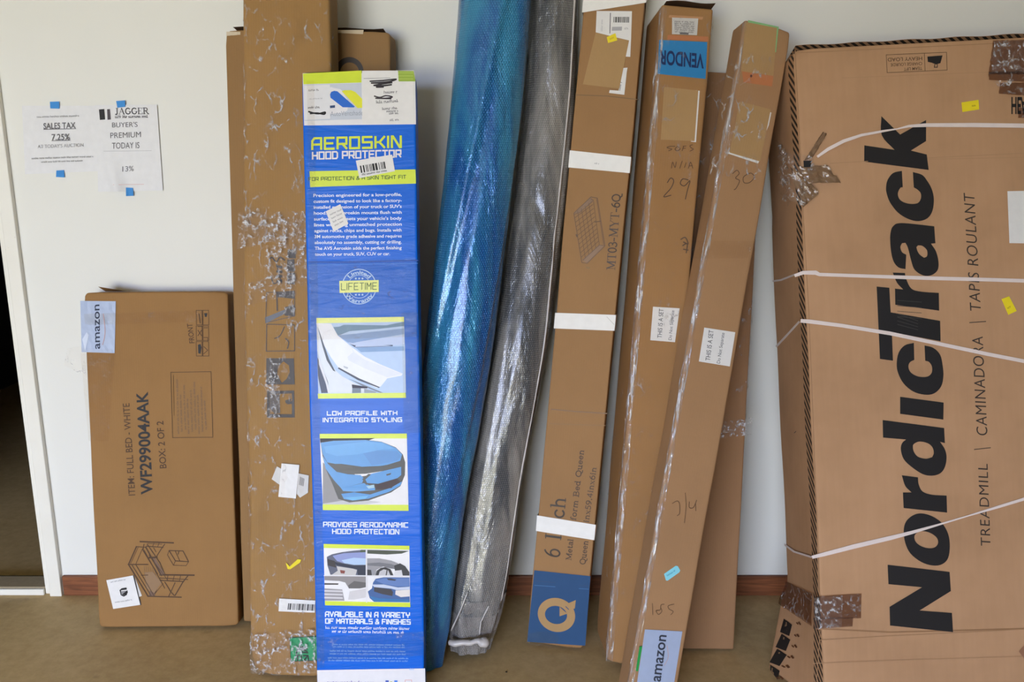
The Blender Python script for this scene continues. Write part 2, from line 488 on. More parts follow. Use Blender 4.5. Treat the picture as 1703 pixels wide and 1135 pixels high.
    def scrib(s, p0, p1, h, mi=0, seed=1, d=0.0, dens=1.0, wd=None):
        """a line of print too small to read"""
        p0, p1 = s.q(p0), s.q(p1)
        rnd = random.Random(seed)
        l = math.hypot(p1[0]-p0[0], p1[1]-p0[1])
        ux, uy = (p1[0]-p0[0])/l, (p1[1]-p0[1])/l
        vx, vy = uy, -ux
        wd = wd or h*0.22
        x = 0.0; nw = rnd.randint(3, 8)
        while x < l-h*0.4:
            if nw == 0:
                x += h*0.5; nw = rnd.randint(2, 9); continue
            nw -= 1
            a = h*rnd.choice((0.65, 0.65, 0.7, 1.0))
            A = lambda i, j: (p0[0]+ux*(x+i)+vx*j, p0[1]+uy*(x+i)+vy*j)
            s.line([A(0, 0), A(0, a)], wd, mi, d, raw=True)
            if rnd.random() < dens:
                s.line([A(0, h*rnd.choice((0.1, 0.6))), A(h*0.38, h*rnd.choice((0.1, 0.6)))], wd*0.8, mi, d, raw=True)
            x += h*0.55
    def barcode(s, a, b, c_, e, mi, seed=3, n=26, d=0.0):
        a, b, c_, e = s.q(a), s.q(b), s.q(c_), s.q(e)
        rnd = random.Random(seed); t = 0.0
        while t < 1:
            w0 = rnd.choice((1, 1, 2, 3))/n/1.6; t1 = min(1, t+w0)
            m = lambda p, q, k: (p[0]+(q[0]-p[0])*k, p[1]+(q[1]-p[1])*k)
            s.mb.face([s.P(p, d) for p in (m(a, b, t), m(a, b, t1), m(e, c_, t1), m(e, c_, t))], mi)
            t = t1 + rnd.choice((1, 1, 2))/n/1.6
    def ribbon(s, pts, wds, mi=0, thick=0.0012, lift=None):
        """flat strap lying over the face, with its own thickness"""
        pp = [s.q(p) for p in pts]
        fine, fw_, lf = [], [], []
        lift = lift or [0.0]*len(pp)
        for i in range(len(pp)-1):
            for k in range(6):
                t = k/6
                fine.append((pp[i][0]+(pp[i+1][0]-pp[i][0])*t, pp[i][1]+(pp[i+1][1]-pp[i][1])*t))
                fw_.append(wds[i]+(wds[i+1]-wds[i])*t); lf.append(lift[i]+(lift[i+1]-lift[i])*t)
        fine.append(pp[-1]); fw_.append(wds[-1]); lf.append(lift[-1])
        rows = []
        for i, p in enumerate(fine):
            a = fine[max(0, i-1)]; b = fine[min(len(fine)-1, i+1)]
            l = math.hypot(b[0]-a[0], b[1]-a[1]); nx, ny = -(b[1]-a[1])/l, (b[0]-a[0])/l
            h = fw_[i]/2
            rows.append([s.mb.vert(s.P((p[0]+nx*h*g, p[1]+ny*h*g), lf[i]+dd)) for g, dd in ((-1, 0), (-1, thick), (1, thick), (1, 0))])
        for a, b in zip(rows, rows[1:]):
            for k in range(4):
                s.mb.f.append([a[k], a[(k+1) % 4], b[(k+1) % 4], b[k]]); s.mb.m.append(mi)
        for r in (rows[0], rows[-1][::-1]): s.mb.f.append(list(r)); s.mb.m.append(mi)
    def build(s, name, mats=None, smooth=False, parent=None):
        o = s.mb.build(name, mats, parent or s.fr.e, smooth)
        s.mb = MB()
        return o

def axis_pts(a, b, r, step):
    n = max(1, int((b-a-4*r)/step))
    mid = [a+2*r+(b-a-4*r)*i/n for i in range(n+1)]
    return [a, a+r*0.35, a+r] + mid + [b-r, b-r*0.35, b]

def carton_mesh(name, fr, mats, r=0.005, x0=None, x1=None, y0=0.0, y1=None, z0=0.0, z1=None, wear=0.0015, dents=(), step=0.035, seed=0, wfn=None, parent=None):
    """cardboard box: rounded, softly bulged, with dented corners"""
    x0 = -fr.w/2 if x0 is None else x0; x1 = fr.w/2 if x1 is None else x1
    y1 = fr.t if y1 is None else y1; z1 = fr.L if z1 is None else z1
    X, Y, Z = axis_pts(x0, x1, r, step), axis_pts(y0, y1, r, step), axis_pts(z0, z1, r, step)
    idx, V, Fc = {}, [], []
    def vid(i, j, k):
        key = (i, j, k)
        if key not in idx:
            idx[key] = len(V); V.append((X[i], Y[j], Z[k]))
        return idx[key]
    nx, ny, nz = len(X)-1, len(Y)-1, len(Z)-1
    for i in range(nx):
        for k in range(nz):
            Fc.append((vid(i,0,k), vid(i+1,0,k), vid(i+1,0,k+1), vid(i,0,k+1)))
            Fc.append((vid(i,ny,k), vid(i,ny,k+1), vid(i+1,ny,k+1), vid(i+1,ny,k)))
    for j in range(ny):
        for k in range(nz):
            Fc.append((vid(0,j,k), vid(0,j,k+1), vid(0,j+1,k+1), vid(0,j+1,k)))
            Fc.append((vid(nx,j,k), vid(nx,j+1,k), vid(nx,j+1,k+1), vid(nx,j,k+1)))
    for i in range(nx):
        for j in range(ny):
            Fc.append((vid(i,j,0), vid(i,j+1,0), vid(i+1,j+1,0), vid(i+1,j,0)))
            Fc.append((vid(i,j,nz), vid(i+1,j,nz), vid(i+1,j+1,nz), vid(i,j+1,nz)))
    out = []
    cxm, cym = (x0+x1)/2, (y0+y1)/2
    for x, y, z in V:
        cl = Vector((min(max(x, x0+r), x1-r), min(max(y, y0+r), y1-r), min(max(z, z0+r), z1-r)))
        d = Vector((x, y, z)) - cl
        p = cl + (d.normalized()*r if d.length > 1e-7 else d)
        x, y, z = p
        if wfn:
            x = cxm + (x-cxm)*wfn(z)
        if x < cxm:
            x -= fr.flare(y, z)*min(1.0, (cxm-x)/((x1-x0)/2))**6
        sx = noise.noise(Vector((seed*3.1, z*3.0, 5.0+(x > cxm)*9)))*wear*2
        edge = min(1.0, abs(x-cxm)/((x1-x0)/2))
        x += sx*edge
        k = max(0.0, 1-(y-y0)/(y1-y0))
        y += fr.f(x, z)*k
        for (du, dv, dr, dd) in dents:
            q = math.hypot(x-du, z-dv)
            if q < dr:
                g = (1-q/dr)**2*dd
                y += g*k
                x += (cxm-x)/abs((x1-x0)/2)*g*0.5
                z += (g*0.5 if dv < (z0+z1)/2 else -g*0.5)
        out.append((x, y, z))
    mb = MB(); mb.v = out; mb.f = Fc; mb.m = [0]*len(Fc)
    return mb.build(name, mats, parent or fr.e, smooth=True)

def film(fr, name, m, z0, z1, off=0.002, amp=0.004, seed=0, x0=None, x1=None, y0=0.0, y1=None, sc=(30, 9), r=0.012, wfn=None):
    """wrinkled clear film round a box: a sleeve with its own folds"""
    x0 = -fr.w/2 if x0 is None else x0; x1 = fr.w/2 if x1 is None else x1
    y1 = fr.t if y1 is None else y1
    per = []
    step = 0.008
    def seg(a, b):
        n = max(2, int(math.dist(a, b)/step))
        for i in range(n): per.append((a[0]+(b[0]-a[0])*i/n, a[1]+(b[1]-a[1])*i/n))
    c = [(x0, y0), (x1, y0), (x1, y1), (x0, y1)]
    for i in range(4): seg(c[i], c[(i+1) % 4])
    nv = max(2, int((z1-z0)/0.010)); nu = len(per)
    cxm, cym = (x0+x1)/2, (y0+y1)/2
    def fn(i, j):
        x, y = per[int(round(i*nu)) % nu]
        z = z0+(z1-z0)*j
        cl = (min(max(x, x0+r), x1-r), min(max(y, y0+r), y1-r))
        d = Vector((x-cl[0], y-cl[1]))
        if d.length > 1e-7:
            d.normalize()
        else: d = Vector((0, -1))
        o = r + off + amp*abs(noise.noise(Vector((x*sc[0], y*sc[0]+seed*5, z*sc[1])))) + amp*0.6*abs(noise.noise(Vector((x*sc[0]*3, y*sc[0]*3+seed, z*sc[1]*4))))
        X, Y = cl[0]+d.x*o, cl[1]+d.y*o
        if wfn: X = cxm+(X-cxm)*wfn(z)
        return (X, Y+fr.f(X, z)*max(0, 1-(Y-y0)/(y1-y0)), z)
    mb = MB(); mb.grid(fn, nu, nv, 0, wrap=True)
    return mb.build(name, m, fr.e, smooth=True)

def wob(amp, seed, su=6.0, sv=3.0):
    return lambda u, v: amp*noise.noise(Vector((u*su+seed*3.7, v*sv, seed*1.3)))

# ------------------------------------------------------------------ materials
KR_BED   = kraft('cardboard_bed', (150, 112, 68))
KR_BACK  = kraft('cardboard_back', (146, 112, 72))
KR_TALL  = kraft('cardboard_tall', (156, 120, 72), 0.35)
KR_SIX   = kraft('cardboard_six', (156, 118, 78))
KR_29    = kraft('cardboard_29', (158, 118, 74))
KR_30    = kraft('cardboard_30', (164, 126, 90))
KR_12    = kraft('cardboard_12', (148, 112, 80))
KR_NOR   = kraft('cardboard_treadmill', (182, 140, 106))
KR_PATCH = kraft('cardboard_patch', (172, 138, 94))
INK      = flat('black_ink', (34, 32, 33), 0.55)
INK_SOFT = flat('brown_ink', (84, 62, 44), 0.7)
INK_GREY = flat('grey_ink', (105, 104, 108), 0.7)
PENCIL   = flat('marker_ink', (100, 72, 48), 0.7)
PAPER    = flat('white_paper', (226, 226, 228), 0.7)
LABEL    = flat('label_paper', (226, 224, 222), 0.5)
LABEL2   = flat('label_paper_grey', (205, 203, 200), 0.5)
BLUETAPE = flat('painter_tape', (66, 142, 214), 0.7)
YELLOW   = flat('yellow_sticker', (235, 214, 40), 0.6)
CYAN     = flat('cyan_sticker', (140, 215, 230), 0.6)
GREEN    = flat('green_sticker', (22, 150, 92), 0.5)
GREENEDGE= flat('green_edge', (134, 186, 128), 0.6)
ORANGE   = flat('orange_stain', (186, 118, 76), 0.6)
SLATE    = flat('tape_label_grey', (165, 178, 205), 0.35, 0.5)
NAVY     = flat('dark_ink_navy', (40, 48, 70), 0.6)
VBLUE    = flat('vendor_blue', (36, 128, 190), 0.35, 0.5)
QBLUE    = flat('print_blue', (30, 72, 116), 0.6)
STRAP    = flat('white_plastic_strap', (226, 212, 208), 0.35, 0.5)
WHITEBAND= flat('white_band', (238, 236, 232), 0.6, bump=0.1)
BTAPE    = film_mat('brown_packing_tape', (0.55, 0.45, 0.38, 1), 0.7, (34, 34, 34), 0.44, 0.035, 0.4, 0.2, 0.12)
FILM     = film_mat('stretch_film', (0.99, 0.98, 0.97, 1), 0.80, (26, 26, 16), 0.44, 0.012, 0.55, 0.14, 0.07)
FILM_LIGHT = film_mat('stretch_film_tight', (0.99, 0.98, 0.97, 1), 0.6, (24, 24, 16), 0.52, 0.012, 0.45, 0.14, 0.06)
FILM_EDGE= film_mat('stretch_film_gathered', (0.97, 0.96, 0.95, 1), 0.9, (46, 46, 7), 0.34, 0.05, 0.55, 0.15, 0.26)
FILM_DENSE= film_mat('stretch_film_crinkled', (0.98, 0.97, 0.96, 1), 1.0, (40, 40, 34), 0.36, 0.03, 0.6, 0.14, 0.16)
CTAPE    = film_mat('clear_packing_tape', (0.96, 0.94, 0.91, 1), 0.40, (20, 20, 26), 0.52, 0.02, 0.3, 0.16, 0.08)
_pc = {}
def C(r, g, b, rough=0.5):
    k = (r, g, b, rough)
    if k not in _pc: _pc[k] = flat('print_%d_%d_%d' % (r, g, b), (r, g, b), rough, 0.4)
    return _pc[k]
A1, A2, A3, A4, A5, A6 = (0,0,2.269), (0,450,1.657), (370,0,3.783), (370,280,3.337), (370,600,3.783), (370,860,4.129)
B1, B2, B3, B4 = (940,0,3.784), (900,280,3.338), (860,600,3.702), (860,850,3.702)
B5, B6, B7, B8 = (1270,0,3.439), (1270,300,3.547), (1270,600,3.783), (1270,850,3.933)
Z1, Z2, Z3, Z4, Z5, Z6, Z7, Z8 = (30,160,6.304), (200,860,7.565), (540,440,14.18), (500,520,7.565), (520,900,8.106), (930,310,7.567), (880,730,4.936), (1270,1000,8.41)
Y3, Y6, Y8 = (150,860,5.674), (480,90,7.096), (960,0,8.106)
# ------------------------------------------------------------------ the room
def wall_material():
    t = NT('painted_drywall')
    v = t.coord()
    c = t.mixc(t.noise(v, 1.4, 4), S(222, 222, 215), S(232, 231, 226))
    sc = t.ramp(t.noise(t.coord((1, 1, 3)), 7, 6, 0.7), [(0.66, (0, 0, 0, 1)), (0.80, (1, 1, 1, 1))])
    c = t.mixc(t.math('MULTIPLY', sc, 0.22), c, S(186, 180, 170))
    return t.done(t.bsdf(c, 0.6, 0.3, t.bump(t.noise(v, 120, 3), 0.06, 0.002)))
WALL = wall_material()
def floor_material():
    t = NT('concrete_floor')
    v = t.coord()
    c = t.ramp(t.noise(v, 2.2, 6, 0.65), [(0.3, S(172, 146, 100)), (0.5, S(192, 165, 116)), (0.72, S(204, 178, 130))])
    c = t.mixc(0.35, c, t.ramp(t.noise(v, 26, 5, 0.7), [(0.35, S(164, 138, 94)), (0.65, S(210, 184, 136))]))
    dk = t.ramp(t.noise(v, 11, 4, 0.6), [(0.66, (0, 0, 0, 1)), (0.78, (1, 1, 1, 1))])
    c = t.mixc(t.math('MULTIPLY', dk, 0.35), c, S(96, 80, 56))
    return t.done(t.bsdf(c, 0.62, 0.35, t.bump(t.noise(v, 60, 4), 0.15, 0.003)))
FLOOR = floor_material()
def wood_material():
    t = NT('stained_wood')
    c = t.ramp(t.noise(t.coord((3, 20, 40)), 1.5, 5, 0.6, 1.0), [(0.3, S(84, 46, 26)), (0.55, S(128, 76, 46)), (0.75, S(158, 98, 62))])
    return t.done(t.bsdf(c, 0.5, 0.4))
WOOD = wood_material()
def trim_material():
    t = NT('white_trim_paint')
    v = t.coord()
    c = t.mixc(t.noise(v, 5, 4), S(226, 222, 210), S(238, 236, 228))
    sp = t.ramp(t.noise(v, 30, 4, 0.6), [(0.70, (0, 0, 0, 1)), (0.76, (1, 1, 1, 1))])
    c = t.mixc(t.math('MULTIPLY', sp, 0.6), c, S(130, 110, 90))
    return t.done(t.bsdf(c, 0.45, 0.4))
TRIM = trim_material()
SILL = flat('worn_sill', (164, 150, 124), 0.7, bump=0.3)
SILLD = flat('sill_dark_strip', (46, 40, 34), 0.8)  # dark strip along the back edge of the sill
LOWBOUNCE = flat('low_bounce_wall', (84, 80, 74), 0.8)  # unseen garage walls, dark tone chosen to cut the bounce light
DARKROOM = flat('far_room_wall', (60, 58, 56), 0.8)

DX0, DX1, DH = -2.60, -1.71, 2.04       # door opening
m = MB()
m.box((-3.6, 0, 0), (DX0, 0.12, 2.9)); m.box((DX0, 0, DH), (DX1, 0.12, 2.9)); m.box((DX1, 0, 0), (3.6, 0.12, 2.9))
struct(m.build('wall_back', WALL))
m = MB(); m.grid(lambda i, j: (-4.5+9*i, -10+14*j, 0.0), 24, 36)
struct(m.build('floor', FLOOR))
m = MB()
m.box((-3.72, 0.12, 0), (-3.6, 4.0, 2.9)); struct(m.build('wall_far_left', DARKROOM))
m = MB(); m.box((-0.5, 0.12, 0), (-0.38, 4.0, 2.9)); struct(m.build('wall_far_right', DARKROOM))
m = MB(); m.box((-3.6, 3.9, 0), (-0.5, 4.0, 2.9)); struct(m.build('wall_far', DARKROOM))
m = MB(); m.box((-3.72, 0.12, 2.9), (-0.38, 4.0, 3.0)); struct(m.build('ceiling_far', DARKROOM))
# door casing: flat boards on the wall and the jamb lining behind them
m = MB()
m.box((-1.704, -0.02, 0), (-1.66, 0.0, DH+0.05))
m.box((DX1-0.02, 0.0, 0), (DX1, 0.125, DH))
m.box((DX0-0.05, -0.02, DH-0.005), (-1.7045, -0.0005, DH+0.05))
m.box((DX0-0.05, -0.02, 0), (DX0+0.006, -0.0005, DH-0.0055))
struct(m.build('trim_1', TRIM, bevel=0.003))
m = MB()
m.box((DX0, -0.012, 0), (DX1-0.02, 0.0, 0.024), 0); m.box((DX0, 0.0, 0), (DX1-0.02, 0.085, 0.028), 1); m.box((DX0, 0.085, 0), (DX1-0.02, 0.12, 0.012), 2)
struct(m.build('trim_2', [TRIM, SILL, SILLD], bevel=0.003))
m = MB(); m.box((-1.655, -0.014, 0), (3.6, 0.0, 0.078)); struct(m.build('baseboard_back', WOOD, bevel=0.003))

# the rest of the garage: side walls, ceiling and the front wall with its open door
m = MB(); m.box((-3.72, -6.6, 0), (-3.6, 0.12, 2.9)); struct(m.build('wall_left', LOWBOUNCE))
m = MB(); m.box((3.6, -6.6, 0), (3.72, 0.12, 2.9)); struct(m.build('wall_right', LOWBOUNCE))
m = MB(); m.box((-3.72, -6.6, 2.9), (3.72, 0.12, 3.0)); struct(m.build('ceiling', WALL))
m = MB(); m.box((-3.72, -6.72, 0), (-3.58, -6.6, 3.0)); m.box((-0.5, -6.72, 0), (3.72, -6.6, 3.0)); m.box((-3.58, -6.72, 2.25), (-0.5, -6.6, 3.0)); struct(m.build('wall_front', LOWBOUNCE))

# ------------------------------------------------------------------ notices taped to the wall
def notice(name, quad, ridge, label):
    x = sum(p[0] for p in quad)/4; yb = max(p[1] for p in quad)
    p = hit(x, yb, (0, 0, 0), Vector((0, 1, 0)))
    fr = Frame(name, (p.x, -0.0015, p.z))
    if ridge:
        a, b = ridge
        q0, q1 = fr.px(*a), fr.px(*b)
        def f(u, v):
            dx, dz = q1[0]-q0[0], q1[2]-q0[2]
            l = math.hypot(dx, dz)
            dd = ((u-q0[0])*dz-(v-q0[2])*dx)/l           # + right of the fold
            tt = min(1, max(0, ((u-q0[0])*dx+(v-q0[2])*dz)/l/l))
            lift = 0.020*tt*math.exp(-(dd/0.022)**2) + (0.014*max(0, dd-0.03)/0.15*tt if dd > 0 else 0)
            return -lift
        fr.f = f
    return fr
fr = notice('sales_tax_notice', [(37,176), (178,176), (181,286), (42,290)], None, '')
d = Deco(fr, 0.0); d.sheet([(37,176), (176,176), (181,284), (42,290)], PAPER, 10, 8, 0.002, 2.0); d.build('paper', smooth=True)
d = Deco(fr, 0.003, Z1)
d.text('SALES TAX', (272,345), (608,335), (270,285), INK_GREY, 0.012); d.line([(272,350), (608,342)], 1.0, INK_GREY); d.build('tax_text')
d.text('7.25%', (358,462), (548,458), (356,400), INK_GREY, 0.012); d.line([(358,468), (548,464)], 1.0, INK_GREY); d.build('rate_text')
d.text("AT TODAY'S AUCTION", (212,548), (690,530), (211,512), C(150,150,154), -0.006)
d.build('auction_text')
d.scrib((205,228), (650,215), 3.4, C(165,165,168), 4, wd=0.6)
d.build('printed_text')
d.scrib((150,662), (795,640), 3.0, C(160,160,163), 5, wd=0.6); d.build('printed_text'); d.scrib((250,698), (690,684), 2.6, C(168,168,170), 6, wd=0.6)
d.build('printed_text')
for q in ([(340,60), (438,57), (440,132), (345,130)], [(408,780), (488,775), (494,852), (404,848)]):
    d = Deco(fr, 0.0035, Z1); d.sheet(q, BLUETAPE, 3, 3, 0.0006, 20); d.build('painter_tape')
tag(fr.e, 'white paper notice reading SALES TAX, taped to wall beside the door casing', 'notice')

fr = notice('buyers_premium_notice', [(161,176), (261,174), (271,317), (166,319)], ((172,232), (200,318)), '')
fr.e.location.y -= 0.004; fr.O.y -= 0.004
d = Deco(fr, 0.0); d.sheet([(158,175), (261,174), (271,317), (164,319)], PAPER, 26, 20); d.build('paper', smooth=True)
d = Deco(fr, 0.0012, Z1)
d.poly([(850,140), (905,135), (915,245), (860,250)], INK); d.poly([(935,138), (965,136), (975,245), (940,248)], C(70,60,64))
d.strokes('JAGGER', (1020,190), (1372,185), (1018,128), 1.5, INK_GREY, font='serif')
d.scrib((1022,230), (1380,225), 4.6, INK_GREY, 8, wd=0.9)
d.build('letterhead')
d.text("BUYER'S", (988,328), (1255,322), (987,278), INK_GREY, 0.0)
d.build('premium_text')
d.text('PREMIUM', (970,442), (1290,430), (969,385), INK_GREY, 0.0)
d.build('premium_text')
d.text('TODAY IS', (988,552), (1275,545), (987,490), INK_GREY, 0.0)
d.build('premium_text')
d.text('13%', (1098,792), (1215,785), (1097,738), INK_GREY, 0.0)
d.build('rate_text')
d.line([(905,578), (1400,572)], 0.7, C(185,185,188)); d.build('ruled_line'); d.line([(1025,928), (1320,925)], 0.7, C(215,175,170))
d.build('ruled_line')
for q in ([(1032,52), (1125,45), (1128,112), (1045,122)], [(1140,958), (1208,962), (1215,1045), (1148,1048)]):
    d = Deco(fr, 0.0022, Z1); d.sheet(q, BLUETAPE, 3, 3, 0.0006, 20); d.build('painter_tape')
tag(fr.e, "creased white paper notice reading BUYER'S PREMIUM, right of the sales tax notice", 'notice')

# ------------------------------------------------------------------ bed carton, far left
fr = Frame('bed_carton', (-1.1738, -0.2436, 0.0124), 0.67, 7.62, -0.21, 0.475, 1.144, 0.090, f=wob(0.0012, 1))
carton_mesh('carton_body', fr, KR_BED, 0.006, wear=0.0016, seed=1, dents=[(0.2375, 1.144, 0.03, 0.010), (-0.2375, 1.144, 0.03, 0.008), (0.2375, 0, 0.03, 0.008), (-0.2375, 0, 0.025, 0.006)])
m = MB()
m.grid(lambda i, j: (-0.19+0.10*i, 0.004+0.05*j, 1.146+0.014*(1-i)*(1-j)*1.2), 6, 4); m.build('top_flap', KR_BED, fr.e, True)
d = Deco(fr, 0.0012, A2)
G = INK_SOFT
d.text('ITEM: FULL BED - WHITE', (373,620), (357,366), (355,621), G, 0.004)
d.build('item_lettering')
d.text('WF299004AAK', (420,616), (407,334), (390,618), INK, 0.022)
d.build('item_lettering')
d.text('BOX: 2 OF 2', (459,545), (450,415), (441,546), INK_SOFT, 0.008)
d.build('item_lettering')
d.text('FRONT', (537,200), (530,146), (523,201), G, 0.006); d.build('front_lettering')
for r_ in range(3):
    for c_ in range(2):
        x0, y0 = 541+c_*18, 110+r_*43
        d.frame([(x0,y0), (x0+16,y0), (x0+17,y0+40), (x0+1,y0+40)], 0.8, G)
d.poly([(546,205), (553,203), (556,212), (553,230), (547,228)], INK); d.line([(546,180), (556,165)], 1.2, G); d.line([(546,165), (556,180)], 1.2, G); d.line([(549,120), (552,145)], 1.6, G)
d.poly([(563,118), (572,118), (570,128), (565,128)], INK); d.line([(562,158), (573,158)], 1.0, G); d.line([(562,185), (573,185), (573,196)], 1.0, G); d.line([(562,210), (573,220), (562,230)], 1.0, G)
d.line([(546,155), (556,155)], 0.8, G)
d.build('handling_symbols')
d.frame([(471,281), (582,279), (587,460), (476,461)], 0.9, G)
d.frame([(478,288), (480,400)], 0.5, G); 
for k in range(9):
    x = 490+k*9.5
    d.scrib((x+4, 450-(k % 3)*6), (x, 300+(k*37 % 60)), 3.0, C(110,84,58), 20+k, wd=0.5)
d.build('spec_panel')
d.cv = Z2
bl = [([(250,312),(670,328)],2.2), ([(345,335),(525,345)],.8), ([(330,370),(540,385)],1.4), ([(425,330),(405,380)],1.0), ([(490,330),(470,380)],1.0), ([(560,345),(520,400),(450,510)],1.4), ([(420,390),(450,440)],1.2),
 ([(205,375),(105,600)],2.0), ([(205,375),(330,385)],1.2), ([(225,385),(130,590)],.8), ([(280,400),(195,600)],.9), ([(300,345),(285,420),(470,720)],1.4), ([(340,345),(500,580),(560,725)],1.4), ([(105,600),(350,1000)],2.0), ([(150,610),(390,995)],1.2), ([(195,600),(430,1000)],1.2),
 ([(100,600),(350,600)],1.6), ([(265,735),(440,730)],1.2), ([(365,515),(460,510)],2.8), ([(300,420),(560,900)],1.2), ([(360,480),(600,800)],.9), ([(320,380),(520,740)],2.0), ([(390,510),(520,720)],2.6), ([(500,730),(930,735)],2.4), ([(500,770),(850,790)],1.2), ([(500,800),(800,815)],1.6), ([(600,740),(590,800)],1.0), ([(680,740),(665,800)],1.0), ([(760,745),(745,805)],1.0), ([(850,745),(790,820),(690,990)],1.8),
 ([(500,820),(430,980)],1.4), ([(460,820),(400,960)],1.0), ([(560,820),(640,950),(680,990)],1.4), ([(690,830),(630,960),(610,1000)],1.4), ([(345,1000),(770,1012)],1.8), ([(420,990),(540,840)],.8),
 ([(615,425),(790,430),(860,565),(695,555),(615,425)],1.4), ([(690,425),(750,555)],1.1), ([(740,430),(730,470)],1.4), ([(615,425),(595,480),(670,610),(695,555)],.9), ([(670,610),(830,615),(860,565)],.9)]
for pts, wd in bl: d.line(pts, wd, G)
for k in range(6): d.line([(300+k*26, 620+k*4), (330+k*28, 900-k*6)], 0.5, C(120,92,64))
d.poly([(310,700),(410,690),(520,830),(430,960),(330,900)], C(140,108,74))
d.poly([(370,930),(430,940),(440,990),(360,1000)], C(110,82,66))
d.poly([(390,520),(440,520),(560,720),(500,730)], C(112,84,64))
d.build('bunk_bed_sketch')
d = Deco(fr, 0.0018, A2)
d.sheet([(222,84), (320,85), (317,228), (226,225)], SLATE, 10, 12, 0.0012, 12); p_ = d.build('tape_label')
d.text('amazon', (277,216), (275,94), (258,217), NAVY, 0.008, d=0.0016)
d.curve([(284,205), (291,170), (286,120)], 1.0, C(196,150,140), d=0.0016)
d.poly([(228,190), (240,170), (246,178), (236,222)], C(205,214,232), d=0.0015)
d.build('label_lettering', parent=p_)
d = Deco(fr, 0.0016, Y3)
d.sheet([(155,597), (406,553), (474,830), (220,868)], LABEL, 6, 6, 0.0006, 10); p_ = d.build('address_label')
d.line([(411,553), (479,828)], 1.6, C(48,44,46), d=0.001); d.poly([(425,570), (490,745), (465,755)], LABEL2, d=0.0004)
d.poly([(280,690),(300,672),(345,665),(350,685),(295,692),(300,735),(330,748),(358,715),(355,690),(350,735),(320,752),(292,738)], INK, d=0.001); d.poly([(298,700),(350,695),(345,725),(320,740),(300,730)], C(140,138,140), d=0.001)
d.scrib((200,620), (350,592), 2.2, C(170,170,172), 3, d=0.001, wd=0.5); d.scrib((240,810), (400,785), 2.2, C(170,170,172), 5, d=0.001, wd=0.5)
d.build('label_emblem', parent=p_)
d = Deco(fr, 0.0022, A2)
d.sheet([(224,228), (318,230), (300,470), (246,470)], CTAPE, 12, 24, 0.003, 9); d.build('packing_tape', smooth=True)
d.sheet([(232,120), (560,110), (560,142), (236,150)], CTAPE, 20, 4, 0.001, 6)
d.build('packing_tape', smooth=True)
d = Deco(fr, 0.0, A2)
d.sheet([(186,215), (236,205), (240,290), (180,262)], FILM, 10, 10, 0.012, 14)
d.build('loose_tape_end', smooth=True)
tag(fr.e, 'wide kraft carton with a printed bunk bed sketch, beside the doorway', 'carton')

# ------------------------------------------------------------------ carton behind the tall one
fr = Frame('kraft_carton', (-0.6714, -0.2282, 0.0108), -3.0, 3.40, 1.05, 0.515, 1.955, 0.098, f=wob(0.0012, 2))
carton_mesh('carton_body', fr, KR_BACK, 0.006, wear=0.0018, seed=2, dents=[(0.257, 1.955, 0.03, 0.008), (-0.257, 1.955, 0.03, 0.01)])
m = MB(); m.grid(lambda i, j: (-0.235+0.47*i, 0.006+0.08*j, 1.9565+0.008*(1-j)+0.002*math.sin(i*19)), 16, 3); m.build('top_flap', INK_SOFT, fr.e, True)
d = Deco(fr, 0.0012)
ring = lambda cx, cy, rx, ry, n=40: [(cx+rx*math.cos(2*PI*k/n), cy+ry*math.sin(2*PI*k/n)) for k in range(n)]
d.poly(ring(581, 119, 23.5, 24), C(52,40,28), [ring(581.5, 120, 15.5, 16)])
d.build('printed_circle')
d = Deco(fr, 0.001); d.sheet([(377,53), (400,53), (400,58), (377,60)], C(206,190,164), 8, 2, 0.002, 30); d.build('torn_edge'); d.sheet([(560,50), (605,50), (604,57), (562,55)], C(200,182,152), 10, 2, 0.002, 30); d.build('torn_edge')
tag(fr.e, 'brown carton with a black ring print, behind the tall taped carton', 'carton')

# ------------------------------------------------------------------ tall film-wrapped carton
def bulge(z): return 0.975 + 0.065*math.exp(-((z-1.15)/0.5)**2) + 0.01*max(0, (z-1.6)/0.6)
fr = Frame('wrapped_tall_carton', (-0.6820, -0.5252, 0.0150), -2.46, 8.14, 0.32, 0.257, 2.2, 0.100, f=wob(0.0022, 3, 7, 4))
carton_mesh('carton_body', fr, KR_TALL, 0.010, wear=0.003, seed=3, wfn=bulge, dents=[(-0.1285, 0, 0.09, 0.02), (0.1285, 0, 0.06, 0.016)])
d = Deco(fr, 0.0018, A4)
D_ = C(62,56,56)
d.rect(362,452,407,500,D_); d.rect(360,505,400,575,D_); d.rect(360,580,402,645,D_)
for k in range(12): d.line([(366, 462+k*15), (400, 458+k*15)], 0.7, C(150,120,84))
d.curve([(262,510),(275,495),(300,520),(320,495),(345,510)], 2.2, D_)
for k in range(4): d.line([(305, 545+k*28), (328, 550+k*25)], 4.0, D_)
d.line([(300,535),(330,640)], 1.6, D_); d.curve([(270,600),(285,640),(310,630)], 1.8, D_)
d.build('printed_mark')
d.frame([(246,690),(400,682),(402,820),(240,858)], 1.2, C(90,80,74)); d.poly([(300,690),(400,682),(402,725),(298,715)], D_); d.poly([(235,830),(345,785),(352,805),(240,862)], C(96,100,112)); d.line([(302,690),(305,790)], 2.0, D_); d.poly([(350,770),(402,760),(402,822),(345,818)], D_)
d.build('printed_mark')
d.frame([(246,866),(400,870),(401,1014),(244,1016)], 1.3, D_); d.curve([(290,945),(320,930),(345,880)], 1.6, D_); d.curve([(350,945),(368,965),(362,1000)], 1.8, D_)
d.build('printed_mark')
d.cv = A5
d.poly([(277,-14),(450,-14),(456,150),(277,150)], D_, [[(350,35),(385,5),(420,30),(425,75),(405,115),(375,140),(345,90)]])
